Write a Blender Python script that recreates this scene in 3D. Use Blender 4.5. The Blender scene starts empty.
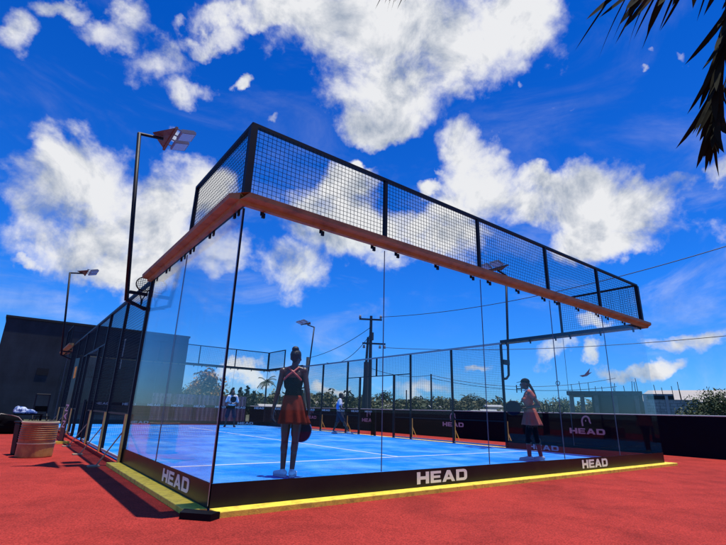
import bpy, bmesh, math, random
from mathutils import Vector as V, Matrix, Quaternion, noise

PI = math.pi
C = bpy.context.scene.collection
sc = bpy.context.scene
R = math.radians
rnd = random.Random(7)

# ------------------------------------------------------------------ materials
M = {}

def mat(name, base, rough=0.6, var=0.12, scale=6.0, metal=0.0, bump=0.0, bscale=80.0, spec=0.5,
        base2=None, mscale=2.0, edge=(0.4, 0.6), detail=6.0, coat=0.0, crisp=False):
    m = bpy.data.materials.new(name)
    m.use_nodes = True
    nt = m.node_tree
    N, L = nt.nodes, nt.links
    b = N['Principled BSDF']
    tc = N.new('ShaderNodeTexCoord')
    no = N.new('ShaderNodeTexNoise')
    no.inputs['Scale'].default_value = scale
    no.inputs['Detail'].default_value = detail
    L.new(tc.outputs['Object'], no.inputs['Vector'])
    col = N.new('ShaderNodeMixRGB')
    col.blend_type = 'MIX'
    col.inputs[1].default_value = (*[c * (1 - var) for c in base], 1)
    col.inputs[2].default_value = (*[min(1, c * (1 + var)) for c in base], 1)
    if crisp:
        cr = N.new('ShaderNodeMapRange')
        cr.inputs['From Min'].default_value = 0.36; cr.inputs['From Max'].default_value = 0.64
        L.new(no.outputs['Fac'], cr.inputs['Value']); L.new(cr.outputs[0], col.inputs[0])
    else: L.new(no.outputs['Fac'], col.inputs[0])
    out = col.outputs[0]
    if base2:
        n2 = N.new('ShaderNodeTexNoise')
        n2.inputs['Scale'].default_value = mscale
        n2.inputs['Detail'].default_value = 8
        n2.inputs['Roughness'].default_value = 0.65
        L.new(tc.outputs['Object'], n2.inputs['Vector'])
        rp = N.new('ShaderNodeValToRGB')
        rp.color_ramp.elements[0].position = edge[0]
        rp.color_ramp.elements[1].position = edge[1]
        L.new(n2.outputs['Fac'], rp.inputs[0])
        mx = N.new('ShaderNodeMixRGB')
        L.new(rp.outputs[0], mx.inputs[0])
        L.new(out, mx.inputs[1])
        if crisp:
            g2 = N.new('ShaderNodeMixRGB')
            g2.inputs[1].default_value = (*[c * (1 - var) for c in base2], 1); g2.inputs[2].default_value = (*[min(1, c * (1 + var)) for c in base2], 1)
            L.new(cr.outputs[0], g2.inputs[0]); L.new(g2.outputs[0], mx.inputs[2])
        else: mx.inputs[2].default_value = (*base2, 1)
        out = mx.outputs[0]
    L.new(out, b.inputs['Base Color'])
    rr = N.new('ShaderNodeMapRange')
    rr.inputs['To Min'].default_value = max(0.02, rough * 0.85)
    rr.inputs['To Max'].default_value = min(1, rough * 1.15)
    L.new(no.outputs['Fac'], rr.inputs['Value'])
    L.new(rr.outputs[0], b.inputs['Roughness'])
    b.inputs['Metallic'].default_value = metal
    b.inputs['Specular IOR Level'].default_value = spec
    b.inputs['Coat Weight'].default_value = coat
    if bump:
        nb = N.new('ShaderNodeTexNoise')
        nb.inputs['Scale'].default_value = bscale
        nb.inputs['Detail'].default_value = 4
        L.new(tc.outputs['Object'], nb.inputs['Vector'])
        bp = N.new('ShaderNodeBump')
        bp.inputs['Strength'].default_value = bump
        bp.inputs['Distance'].default_value = 0.01
        L.new(nb.outputs['Fac'], bp.inputs['Height'])
        L.new(bp.outputs[0], b.inputs['Normal'])
    M[name] = m
    return m

mat('red_acrylic', (0.375, 0.038, 0.027), 0.9, 0.32, 75, bump=0.8, bscale=70, base2=(0.29, 0.031, 0.023), mscale=0.7, edge=(0.42, 0.66), spec=0.08, crisp=True)
mat('blue_turf', (0.004, 0.20, 0.66), 0.9, 0.26, 60, bump=0.5, bscale=150, base2=(0.15, 0.40, 0.72), mscale=0.7, edge=(0.44, 0.74), spec=0.06, crisp=True)
mat('line_white', (0.72, 0.74, 0.76), 0.8, 0.08, 40, base2=(0.45, 0.55, 0.68), mscale=3.0, edge=(0.5, 0.75))
mat('black_metal', (0.006, 0.007, 0.012), 0.5, 0.3, 12, spec=0.22)
mat('orange_paint', (0.31, 0.21, 0.058), 0.6, 0.12, 5, base2=(0.15, 0.10, 0.045), mscale=5, edge=(0.5, 0.75))
mat('yellow_paint', (0.90, 0.68, 0.06), 0.6, 0.08, 20, base2=(0.55, 0.36, 0.06), mscale=6, edge=(0.55, 0.75), bump=0.2)
mat('black_vinyl', (0.006, 0.0055, 0.008), 0.34, 0.3, 4, base2=(0.016, 0.012, 0.010), mscale=2.2, edge=(0.45, 0.8), spec=0.25)
mat('letter_white', (0.80, 0.78, 0.74), 0.5, 0.04, 20)
mat('letter_grey', (0.36, 0.38, 0.42), 0.6, 0.06, 20)
mat('tan_paint', (0.78, 0.46, 0.10), 0.6, 0.15, 15, base2=(0.50, 0.28, 0.07), mscale=9, edge=(0.5, 0.7))
mat('galvanised', (0.42, 0.44, 0.46), 0.5, 0.12, 15, metal=0.6)
mat('banner_cloth', (0.003, 0.0042, 0.010), 0.8, 0.35, 3, bump=0.25, bscale=6, spec=0.08)
mat('net_cord', (0.012, 0.012, 0.014), 0.8, 0.1)
mat('seal', (0.10, 0.13, 0.17), 0.4, 0.1)
mat('alu', (0.35, 0.37, 0.40), 0.35, 0.1, metal=0.8)
mat('lamp_glass', (0.34, 0.60, 0.72), 0.3, 0.15, 60)
mat('lamp_body', (0.22, 0.23, 0.25), 0.45, 0.15)
mat('lamp_bracket', (0.18, 0.125, 0.07), 0.6, 0.15, base2=(0.13, 0.055, 0.032), mscale=6)
mat('drum_red', (0.42, 0.135, 0.030), 0.5, 0.15, 6, base2=(0.46, 0.25, 0.05), mscale=2.6, edge=(0.44, 0.62))  # golden patches put a reflection on the drum into its colour
mat('drum_rim', (0.66, 0.50, 0.26), 0.5, 0.2)
mat('black_plastic', (0.004, 0.004, 0.005), 0.6, 0.2, spec=0.12)
mat('black_fabric', (0.0035, 0.0035, 0.005), 0.9, 0.3, 20, bump=0.4, bscale=40, spec=0.06)
mat('pale_piping', (0.32, 0.29, 0.25), 0.7, 0.1)
mat('towel', (0.55, 0.62, 0.75), 0.9, 0.1, base2=(0.03, 0.08, 0.25), mscale=7, edge=(0.46, 0.54), bump=0.5)
mat('skin_dark', (0.068, 0.032, 0.019), 0.40, 0.12, 8)
mat('skin_warm', (0.085, 0.038, 0.024), 0.45, 0.12, 8)
mat('hair_black', (0.006, 0.005, 0.005), 0.55, 0.3, 60, bump=0.6, bscale=90)
mat('red_cloth', (0.17, 0.018, 0.010), 0.8, 0.2, 8, bump=0.5, bscale=14, spec=0.12)
mat('strap_cloth', (0.42, 0.075, 0.060), 0.5, 0.1)
mat('black_cloth', (0.005, 0.005, 0.008), 0.8, 0.2, spec=0.1)
mat('pink_cloth', (0.42, 0.115, 0.085), 0.85, 0.1, 8, base2=(0.44, 0.10, 0.06), mscale=4, edge=(0.5, 0.7), bump=0.5, bscale=16, spec=0.12)
mat('orange_cloth', (0.50, 0.12, 0.05), 0.7, 0.1)
mat('maroon_cloth', (0.10, 0.012, 0.018), 0.8, 0.1)
mat('white_cloth', (0.76, 0.77, 0.80), 0.75, 0.05)
mat('blue_cloth', (0.08, 0.28, 0.72), 0.75, 0.1)
mat('navy_cloth', (0.010, 0.016, 0.045), 0.75, 0.1)
mat('shoe_white', (0.72, 0.72, 0.74), 0.6, 0.06, 30)
mat('shoe_grey', (0.34, 0.35, 0.38), 0.6, 0.1, 30)
mat('sole', (0.55, 0.55, 0.56), 0.7, 0.1)
mat('racket_navy', (0.006, 0.009, 0.026), 0.7, 0.2, 20, spec=0.12)
mat('racket_rim', (0.10, 0.16, 0.32), 0.4, 0.2)
mat('eye_white', (0.6, 0.58, 0.55), 0.3, 0.02)
mat('concrete', (0.12, 0.122, 0.115), 0.9, 0.2, 2, base2=(0.06, 0.063, 0.06), mscale=1.2, edge=(0.45, 0.7), bump=0.4, bscale=12)
mat('concrete_dark', (0.022, 0.024, 0.023), 0.9, 0.25, 2)
mat('concrete_pale', (0.36, 0.36, 0.34), 0.9, 0.15, 2)
mat('roof_pale', (0.42, 0.38, 0.32), 0.7, 0.12, 0.6)
mat('dark_void', (0.01, 0.01, 0.011), 0.9, 0.1)
mat('house_white', (0.40, 0.40, 0.38), 0.8, 0.08, 1)
mat('house_roof', (0.40, 0.40, 0.40), 0.7, 0.1, 1)
mat('timber_grey', (0.040, 0.041, 0.047), 0.85, 0.25, 5, bump=0.4, bscale=20)
mat('timber_tan', (0.34, 0.25, 0.15), 0.85, 0.2, 5)
mat('rust', (0.09, 0.05, 0.035), 0.8, 0.2)
mat('wire', (0.015, 0.015, 0.018), 0.6, 0.1)
mat('trunk', (0.10, 0.075, 0.05), 0.9, 0.25, 6, bump=0.6, bscale=20)
mat('leaf_dark', (0.030, 0.054, 0.020), 0.7, 0.35, 0.9)
mat('leaf_mid', (0.060, 0.085, 0.026), 0.7, 0.35, 0.9)
mat('leaf_olive', (0.12, 0.118, 0.042), 0.7, 0.35, 0.9)
mat('leaf_conifer', (0.012, 0.026, 0.018), 0.7, 0.3, 1)
mat('leaf_yellow', (0.11, 0.095, 0.028), 0.7, 0.4, 1.1, base2=(0.50, 0.24, 0.025), mscale=1.1, edge=(0.50, 0.56))
mat('frond', (0.016, 0.018, 0.008), 0.95, 0.3, 8, base2=(0.07, 0.035, 0.012), mscale=5, edge=(0.6, 0.75), spec=0.05)
mat('terrain', (0.055, 0.07, 0.028), 0.95, 0.3, 0.2, base2=(0.16, 0.13, 0.075), mscale=0.08, edge=(0.5, 0.65))

def stain(name, scale, lo, hi, strength, stretch=(1, 1, 1)):
    """multiply a worn, blotchy pattern into an existing surface colour"""
    m = M[name]; N, L = m.node_tree.nodes, m.node_tree.links
    b = N['Principled BSDF']; src = b.inputs['Base Color'].links[0].from_socket
    tc = N.new('ShaderNodeTexCoord'); mp = N.new('ShaderNodeMapping'); mp.inputs['Scale'].default_value = stretch
    L.new(tc.outputs['Object'], mp.inputs[0])
    no = N.new('ShaderNodeTexNoise'); no.inputs['Scale'].default_value = scale; no.inputs['Detail'].default_value = 9
    no.inputs['Roughness'].default_value = .68; no.inputs['Distortion'].default_value = .5
    L.new(mp.outputs[0], no.inputs['Vector'])
    mr = N.new('ShaderNodeMapRange'); mr.inputs['From Min'].default_value = lo; mr.inputs['From Max'].default_value = hi
    mr.inputs['To Min'].default_value = 1 - strength; mr.inputs['To Max'].default_value = 1 + strength * .35
    L.new(no.outputs['Fac'], mr.inputs[0])
    mx = N.new('ShaderNodeMixRGB'); mx.blend_type = 'MULTIPLY'; mx.inputs[0].default_value = 1
    L.new(src, mx.inputs[1]); L.new(mr.outputs[0], mx.inputs[2])
    L.new(mx.outputs[0], b.inputs['Base Color'])
stain('red_acrylic', 1.7, .34, .56, .22)
stain('red_acrylic', 22, .30, .50, .16)
stain('blue_turf', 2.4, .32, .55, .22, (1, .35, 1))
stain('yellow_paint', 9, .36, .52, .30)
stain('orange_paint', 3, .36, .56, .25, (1, 1, 4))
stain('drum_red', 5, .35, .55, .35)
stain('concrete', 3, .35, .6, .35, (1, 1, .4))

def brick_mat(name, c1, c2, cm, bw, bh, mortar, rough=0.9, scale=1.0):
    m = bpy.data.materials.new(name)
    m.use_nodes = True
    N, L = m.node_tree.nodes, m.node_tree.links
    b = N['Principled BSDF']
    tc = N.new('ShaderNodeTexCoord')
    sep = N.new('ShaderNodeSeparateXYZ')
    cmb = N.new('ShaderNodeCombineXYZ')
    L.new(tc.outputs['Object'], sep.inputs[0])
    ad = N.new('ShaderNodeMath')
    ad.operation = 'ADD'
    L.new(sep.outputs[0], ad.inputs[0]); L.new(sep.outputs[1], ad.inputs[1])
    L.new(ad.outputs[0], cmb.inputs[0]); L.new(sep.outputs[2], cmb.inputs[1])
    br = N.new('ShaderNodeTexBrick')
    br.inputs['Color1'].default_value = (*c1, 1)
    br.inputs['Color2'].default_value = (*c2, 1)
    br.inputs['Mortar'].default_value = (*cm, 1)
    br.inputs['Scale'].default_value = scale
    br.inputs['Mortar Size'].default_value = mortar
    br.inputs['Brick Width'].default_value = bw
    br.inputs['Row Height'].default_value = bh
    L.new(cmb.outputs[0], br.inputs['Vector'])
    no = N.new('ShaderNodeTexNoise')
    no.inputs['Scale'].default_value = 0.7
    no.inputs['Detail'].default_value = 7
    L.new(tc.outputs['Object'], no.inputs['Vector'])
    mr = N.new('ShaderNodeMapRange')
    mr.inputs['From Min'].default_value = 0.3; mr.inputs['From Max'].default_value = 0.7
    mr.inputs['To Min'].default_value = 0.65; mr.inputs['To Max'].default_value = 1.35
    L.new(no.outputs['Fac'], mr.inputs[0])
    mx = N.new('ShaderNodeMixRGB'); mx.blend_type = 'MULTIPLY'; mx.inputs[0].default_value = 1
    L.new(br.outputs['Color'], mx.inputs[1]); L.new(mr.outputs[0], mx.inputs[2])
    L.new(mx.outputs[0], b.inputs['Base Color'])
    b.inputs['Roughness'].default_value = rough
    M[name] = m

brick_mat('block_dark', (0.026, 0.033, 0.042), (0.025, 0.0315, 0.040), (0.022, 0.028, 0.036), 0.8, 0.4, 0.010)
brick_mat('block_grey', (0.40, 0.40, 0.36), (0.30, 0.31, 0.28), (0.18, 0.19, 0.17), 0.42, 0.2, 0.018)

stain('block_dark', 0.9, .32, .62, .35, (1, 1, .35)); stain('block_grey', 1.5, .32, .62, .35, (1, 1, .5))
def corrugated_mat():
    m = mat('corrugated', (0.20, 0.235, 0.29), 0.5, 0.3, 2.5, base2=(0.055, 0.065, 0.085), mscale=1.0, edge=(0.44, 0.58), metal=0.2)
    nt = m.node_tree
    mp = nt.nodes.new('ShaderNodeMapping'); mp.inputs['Scale'].default_value = (3.2, 3.2, .35)  # tall light and dark streaks, rib shading put into the colour along with stains
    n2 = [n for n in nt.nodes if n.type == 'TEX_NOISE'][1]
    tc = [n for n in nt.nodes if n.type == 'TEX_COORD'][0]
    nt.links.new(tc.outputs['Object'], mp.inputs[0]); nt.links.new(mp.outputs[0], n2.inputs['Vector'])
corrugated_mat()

def glass_mat(name, tint, dust_refl, thr=.48):
    m = bpy.data.materials.new(name)
    m.use_nodes = True
    N, L = m.node_tree.nodes, m.node_tree.links
    N.remove(N['Principled BSDF'])
    out = N['Material Output']
    lw = N.new('ShaderNodeLayerWeight'); lw.inputs['Blend'].default_value = 0.5
    p = N.new('ShaderNodeMath'); p.operation = 'POWER'; p.inputs[1].default_value = 5.2
    L.new(lw.outputs['Facing'], p.inputs[0])
    f = N.new('ShaderNodeMath'); f.operation = 'MULTIPLY_ADD'
    f.inputs[1].default_value = 0.80; f.inputs[2].default_value = 0.013
    L.new(p.outputs[0], f.inputs[0])
    tr = N.new('ShaderNodeBsdfTransparent'); tr.inputs[0].default_value = (*tint, 1)
    gl = N.new('ShaderNodeBsdfGlossy'); gl.inputs['Roughness'].default_value = 0.0
    mx = N.new('ShaderNodeMixShader')
    L.new(f.outputs[0], mx.inputs[0]); L.new(tr.outputs[0], mx.inputs[1]); L.new(gl.outputs[0], mx.inputs[2])
    # thin dusty film; on the left panes also pale streaks painted in for reflections
    tc = N.new('ShaderNodeTexCoord')
    mp = N.new('ShaderNodeMapping'); mp.inputs['Scale'].default_value = (2.6, 2.6, 0.55)
    L.new(tc.outputs['Object'], mp.inputs[0])
    no = N.new('ShaderNodeTexNoise'); no.inputs['Scale'].default_value = 1.5; no.inputs['Detail'].default_value = 8
    L.new(mp.outputs[0], no.inputs['Vector'])
    rp = N.new('ShaderNodeMapRange')
    rp.inputs['From Min'].default_value = thr; rp.inputs['From Max'].default_value = 0.8
    rp.inputs['To Min'].default_value = dust_refl * 0.15; rp.inputs['To Max'].default_value = dust_refl
    L.new(no.outputs['Fac'], rp.inputs[0])
    df = N.new('ShaderNodeBsdfDiffuse'); df.inputs[0].default_value = (0.75, 0.77, 0.8, 1)
    m2 = N.new('ShaderNodeMixShader')
    L.new(rp.outputs[0], m2.inputs[0]); L.new(mx.outputs[0], m2.inputs[1]); L.new(df.outputs[0], m2.inputs[2])
    L.new(m2.outputs[0], out.inputs['Surface'])
    M[name] = m

glass_mat('glass', (0.97, 0.985, 0.99), 0.002)
glass_mat('glass_refl_streaks', (0.97, 0.985, 0.99), 0.045, .52)

# ------------------------------------------------------------------ mesh helpers
class MB:
    """collects shapes into one mesh"""
    def __init__(s):
        s.v = []; s.f = []
    def add(s, vs, fs):
        o = len(s.v)
        s.v += [V(p) for p in vs]
        s.f += [[i + o for i in f] for f in fs]
        return s
    def box(s, x0, x1, y0, y1, z0, z1):
        vs = [(x, y, z) for z in (z0, z1) for y in (y0, y1) for x in (x0, x1)]
        return s.add(vs, [(0, 2, 3, 1), (4, 5, 7, 6), (0, 1, 5, 4), (2, 6, 7, 3), (0, 4, 6, 2), (1, 3, 7, 5)])
    def bar(s, a, b, w, h=None, up=(0, 0, 1)):
        a, b = V(a), V(b); h = h or w
        d = (b - a).normalized(); u = V(up)
        if abs(d.dot(u)) > 0.98: u = V((0, 1, 0))
        x = d.cross(u).normalized(); y = x.cross(d)
        vs = []
        for p in (a, b):
            for i, j in ((-1, -1), (1, -1), (1, 1), (-1, 1)):
                vs.append(p + x * i * w / 2 + y * j * h / 2)
        return s.add(vs, [(0, 1, 2, 3), (7, 6, 5, 4), (0, 4, 5, 1), (1, 5, 6, 2), (2, 6, 7, 3), (3, 7, 4, 0)])
    def tube(s, pts, r, n=8, cap=True):
        pts = [V(p) for p in pts]
        rs = r if isinstance(r, (list, tuple)) else [r] * len(pts)
        vs = []; fs = []
        ref = None
        for i, p in enumerate(pts):
            d = (pts[min(i + 1, len(pts) - 1)] - pts[max(i - 1, 0)]).normalized()
            if ref is None:
                ref = V((0, 0, 1)) if abs(d.z) < 0.9 else V((1, 0, 0))
            x = d.cross(ref)
            if x.length < 1e-4: x = d.orthogonal()
            x.normalize(); y = x.cross(d); ref = y.cross(x) if False else ref
            for k in range(n):
                a = 2 * PI * k / n
                vs.append(p + (x * math.cos(a) + y * math.sin(a)) * rs[i])
        for i in range(len(pts) - 1):
            for k in range(n):
                a = i * n + k; b = i * n + (k + 1) % n
                fs.append((a, b, b + n, a + n))
        if cap:
            fs.append(tuple(range(n))[::-1]); fs.append(tuple((len(pts) - 1) * n + k for k in range(n)))
        return s.add(vs, fs)
    def lathe(s, prof, c=(0, 0, 0), n=32):
        c = V(c); vs = []; fs = []
        for r, z in prof:
            for k in range(n):
                a = 2 * PI * k / n
                vs.append(c + V((r * math.cos(a), r * math.sin(a), z)))
        for i in range(len(prof) - 1):
            for k in range(n):
                a = i * n + k; b = i * n + (k + 1) % n
                fs.append((a, b, b + n, a + n))
        return s.add(vs, fs)
    def prism(s, poly, fn, t0, t1):
        """poly: 2-d outline (counter-clockwise), fn(u,v,t)->3-d point"""
        n = len(poly)
        vs = [fn(u, v, t0) for u, v in poly] + [fn(u, v, t1) for u, v in poly]
        fs = [tuple(range(n))[::-1], tuple(range(n, 2 * n))]
        for i in range(n):
            j = (i + 1) % n
            fs.append((i, j, j + n, i + n))
        return s.add(vs, fs)
    def build(s, name, m, parent=None, smooth=False, bevel=0):
        me = bpy.data.meshes.new(name)
        me.from_pydata([tuple(p) for p in s.v], [], s.f)
        me.validate()
        bm = bmesh.new(); bm.from_mesh(me)
        bmesh.ops.recalc_face_normals(bm, faces=bm.faces)
        bm.to_mesh(me); bm.free()
        me.materials.append(M[m] if isinstance(m, str) else m)
        if smooth:
            for p in me.polygons: p.use_smooth = True
        o = bpy.data.objects.new(name, me)
        C.objects.link(o)
        if parent: o.parent = parent
        if bevel:
            b = o.modifiers.new('bevel', 'BEVEL'); b.width = bevel; b.segments = 2; b.limit_method = 'ANGLE'
        return o

def tag(o, label=None, cat=None, group=None, kind=None):
    if label: o['label'] = label
    if cat: o['category'] = cat
    if group: o['group'] = group
    if kind: o['kind'] = kind
    return o

def thing(name, label, cat, loc=(0, 0, 0), rz=0.0, group=None):
    o = bpy.data.objects.new(name, None)
    o.empty_display_size = 0.2
    C.objects.link(o)
    o.location = loc; o.rotation_euler = (0, 0, rz)
    return tag(o, label, cat, group)

def copy_tree(o, parent=None):
    c = o.copy(); C.objects.link(c); c.parent = parent
    for ch in [k for k in bpy.data.objects if k.parent == o]:
        copy_tree(ch, c)
    return c

# ------------------------------------------------------------------ lettering (unit height outlines, no overlapping pieces)
def letter(ch):
    if ch == 'H':
        return 1.08, [[(0, 0), (.30, 0), (.30, .36), (.78, .36), (.78, 0), (1.08, 0), (1.08, 1), (.78, 1), (.78, .62), (.30, .62), (.30, 1), (0, 1)]]
    if ch == 'E':
        return 0.98, [[(0, 0), (.98, 0), (.98, .22), (.29, .22), (.29, .40), (.90, .40), (.90, .61), (.29, .61), (.29, .78), (.98, .78), (.98, 1), (0, 1)]]
    if ch == 'A':
        return 1.22, [[(0, 0), (.31, 0), (.40, .19), (.61, .19), (.61, .39), (.49, .39), (.61, .68), (.61, 1), (.46, 1)],
                      [(.61, .19), (.82, .19), (.91, 0), (1.22, 0), (.76, 1), (.61, 1), (.61, .68), (.73, .39), (.61, .39)]]
    if ch == 'D':
        return 1.12, [[(0, 0), (.56, 0), (.56, .23), (.29, .23), (.29, .77), (.56, .77), (.56, 1), (0, 1)],
                      [(.56, 0), (.84, 0), (1.0, .06), (1.1, .2), (1.12, .34), (1.12, .66), (1.1, .8), (1.0, .94), (.84, 1), (.56, 1), (.56, .77), (.76, .77), (.82, .71), (.82, .29), (.76, .23), (.56, .23)]]

def head_text(mb, fn, u0, v0, width, height, t0=0, t1=0.003):
    tot = sum(letter(c)[0] for c in 'HEAD') + 3 * 0.14
    k = width / tot
    u = u0
    for c in 'HEAD':
        w, polys = letter(c)
        for pl in polys:
            mb.prism([(u + x * k, v0 + y * height) for x, y in pl], fn, t0, t1)
        u += (w + 0.14) * k

def emblem(mb, fn, uc, v0, w, h, t0=0, t1=0.003):
    """tall rounded arch with a small drop inside"""
    n = 18; st = 0.17 * w
    out = []; inn = []
    for i in range(n + 1):
        a = PI * i / n
        out.append((uc + math.cos(a) * w / 2 + 0.06 * w * math.sin(a), v0 + h * .45 + math.sin(a) * h * .55))
        inn.append((uc + math.cos(a) * (w / 2 - st) + 0.05 * w * math.sin(a), v0 + h * .45 + math.sin(a) * (h * .55 - st)))
    out = [(uc + w * .58, v0 + h * .28)] + out + [(uc - w * .46, v0)]
    inn = [(uc + w * .47, v0 + h * .24)] + inn + [(uc - w * .46 + st, v0)]
    for i in range(len(out) - 1):
        mb.prism([out[i], out[i + 1], inn[i + 1], inn[i]], fn, t0, t1)
    mb.prism([(uc + .06 * w * math.cos(a), v0 + h * .5 + .09 * h * math.sin(a)) for a in [2 * PI * i / 10 for i in range(10)]], fn, t0, t1)

def font_mesh(name, body, size, m, parent, mtx, spacing=1.0):
    cu = bpy.data.curves.new(name, 'FONT')
    cu.body = body; cu.size = size; cu.extrude = 0.0015; cu.align_x = 'CENTER'; cu.space_character = spacing
    tmp = bpy.data.objects.new(name + '_tmp', cu)
    C.objects.link(tmp)
    dg = bpy.context.evaluated_depsgraph_get()
    me = bpy.data.meshes.new_from_object(tmp.evaluated_get(dg))
    bpy.data.objects.remove(tmp); bpy.data.curves.remove(cu)
    me.transform(mtx)
    me.materials.clear(); me.materials.append(M[m])
    o = bpy.data.objects.new(name, me); C.objects.link(o)
    o.parent = parent
    return o

# ------------------------------------------------------------------ the setting
GZ = -0.05                                     # level of the red surround; court turf is z = 0
g = MB()
n = 48
for ring, (r0, r1) in enumerate(((0.0, 40), (40, 120), (120, 600), (600, 6000))):
    vs = []; fs = []
    for k in range(n):
        a = 2 * PI * k / n
        for r in (r0, r1):
            vs.append((5 + r * math.sin(a), 8 + r * math.cos(a), -0.12 if r < 5000 else -0.2))
    for k in range(n):
        j = (k + 1) % n
        fs.append((2 * k, 2 * k + 1, 2 * j + 1, 2 * j))
    g.add(vs, fs)
tag(g.build('terrain', 'terrain'), kind='structure')
tag(MB().box(-14, 13.6, -14, 22.9, -0.115, GZ).build('red_court_surround', 'red_acrylic'), kind='structure')
tag(MB().box(0.012, 9.988, 0.012, 19.988, -0.045, 0.0).build('court_surface', 'blue_turf'), kind='structure')
ln = MB()
for y in (3.05, 16.95):
    ln.box(0.02, 9.98, y - .03, y + .03, 0.001, 0.005)
ln.box(4.97, 5.03, 3.084, 16.916, 0.001, 0.005)
tag(ln.build('court_lines', 'line_white'), kind='structure')
kb = MB()
kb.prism([(0.02, -.19), (10.19, -.19), (10.19, -.012), (-.0, -.012)], lambda u, v, t: (u, v, t), GZ - .03, 0.0)
kb.prism([(10.012, -.009), (10.19, -.009), (10.19, 20.19), (10.012, 20.19)], lambda u, v, t: (u, v, t), GZ - .03, 0.0)
kb.prism([(-.20, .06), (-.012, .0), (-.012, 4.06), (-.20, 4.06)], lambda u, v, t: (u, v, t), GZ - .03, 0.0)
kb.box(-.19, -.012, 15.9, 20.19, GZ - .03, 0.0)
kb.box(-.009, 10.009, 20.012, 20.19, GZ - .03, 0.0)
tag(MB().box(-.11, -.012, 4.07, 15.89, GZ - .03, -.006).build('pavement', 'red_acrylic'), kind='structure')
tag(kb.build('kerb', 'yellow_paint', bevel=0.006), kind='structure')
tag(MB().prism([(-.27, -.06), (-.075, -.27), (.03, -.20), (-.19, .075)], lambda u, v, t: (u, v, t), GZ - .02, 0.004)
    .build('corner_plate', 'black_plastic'), 'flat black plate across the yellow kerb at the nearest court corner', 'plate')

# ------------------------------------------------------------------ court enclosure
def mesh_panel(mb, x0, x1, z0, z1, step=0.055, w=0.0042, y=0.0):
    nx = max(1, round((x1 - x0) / step)); nz = max(1, round((z1 - z0) / step))
    for i in range(1, nx):
        x = x0 + (x1 - x0) * i / nx
        mb.box(x - w / 2, x + w / 2, y - w / 2, y + w / 2, z0, z1)
    for j in range(1, nz):
        z = z0 + (z1 - z0) * j / nz
        mb.box(x0, x1, y + w / 2 + .0003, y + w * 1.5, z - w / 2, z + w / 2)

def beam(L, c0, c1):
    """orange edge beam outside the glass top; c0/c1 = 1: mitred there with the corner cut off at 45 degrees, 0: square end"""
    prof = [(.030, 2.950), (.085, 2.950), (.098, 2.985), (.185, 3.003), (.19, 3.058), (.10, 3.064), (.030, 3.066)]  # outward offset, height
    ext = lambda o: max(-o + .0006, o - .21)
    mb = MB()
    vs = []
    for o, z in prof: vs.append((ext(o) if c0 else 0, -o, z))
    for o, z in prof: vs.append((L - (ext(o) if c1 else 0), -o, z))
    k = len(prof)
    fs = [tuple(range(k)), tuple(range(k, 2 * k))[::-1]]
    for i in range(k):
        j = (i + 1) % k
        fs.append((i, j, j + k, i + k))
    return mb.add(vs, fs)

def glass_wall(label, O, rz, L, mx0, mx1, c0, c1, texts=(), corner=None, inner_text=()):
    t = thing('glass_wall', label, 'glass wall', (O[0], O[1], 0), rz)
    npan = round(L / 2)
    for i in range(npan):
        gx0, gx1 = i * 2 + (.004 if i else .008), i * 2 + 2 - (.004 if i < npan - 1 else .008)
        p = MB().box(gx0, gx1, -.006, .006, 0.0, 2.995).build('glass_pane', 'glass_refl_streaks' if rz < 0 and O[1] < 5 else 'glass', t)
        if i:
            MB().box(i * 2 - .0024, i * 2 + .0024, -.0070, .0070, .205, 2.94).build('pane_seal', 'seal', t)
    st = MB().box(0.0, L, -.0105, -.0075, 0.0, .2)
    st.box(0.0, L, .0075, .0105, 0.0, .2)
    bs = st.build('base_strip', 'black_vinyl', t)
    if texts:
        for u0, w in texts:
            tx = MB(); head_text(tx, lambda u, v, tt: (u, -.0115 - tt, v), u0, .035, w, .135)
            tx.build('lettering', 'letter_white', bs)
    if inner_text:
        for u0, w in inner_text:
            tx = MB(); head_text(tx, lambda u, v, tt: (2 * u0 + w - u, .0115 + tt, v), u0, .035, w, .125)
            tx.build('lettering', 'letter_grey', bs)
    beam(L, c0, c1).build('edge_beam', 'orange_paint', t)
    fr = MB().box(0.03 if c0 else 0, L - (.03 if c1 else 0), -.028, .032, 2.998, 3.075)
    fr.build('glass_rail', 'black_metal', t)
    ck = MB()
    for x in [i * 2 + q for i in range(npan) for q in (.22, 1.0, 1.8)]:
        ck.box(x - .018, x + .018, -.034, -.010, 2.885, 2.943)
        ck.box(x - .018, x + .018, .010, .03, 2.93, 2.996)
    ck.build('glass_clamp', 'black_metal', t)
    # mesh above
    z0, z1 = 3.085, 3.98
    xs = [mx0 + k * 2.0 for k in range(int(round((mx1 - mx0) / 2)) + 1)]
    for k, x in enumerate(xs):
        atc = (k == 0 and c0) or (k == len(xs) - 1 and c1)
        if corner == 'skip' and atc: continue
        w = .04 if atc else .024
        MB().box(x - w, x + w, -w, w, z0 - .008, z1).build('mesh_post', 'black_metal', t)
    MB().box(mx0 - .02, mx1 + .02, -.026, .026, z1 + .002, z1 + .045).build('top_rail', 'black_metal', t)
    for k in range(len(xs) - 1):
        pm = MB(); mesh_panel(pm, xs[k] + .026, xs[k + 1] - .026, z0 + .01, z1)
        pm.build('mesh_panel', 'black_metal', t)
    if corner == 'bar':
        MB().box(-.014, .006, -.014, .006, 0.205, 2.94).build('corner_bar', 'black_metal', t)
        MB().box(-.019, -.0145, -.012, -.002, 0.02, 2.94).build('corner_trim', 'alu', t)
    if corner == 'trim2':
        MB().box(L - .006, L + .006, -.010, .006, 0.205, 2.94).build('corner_trim', 'alu', t)
    return t

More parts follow.
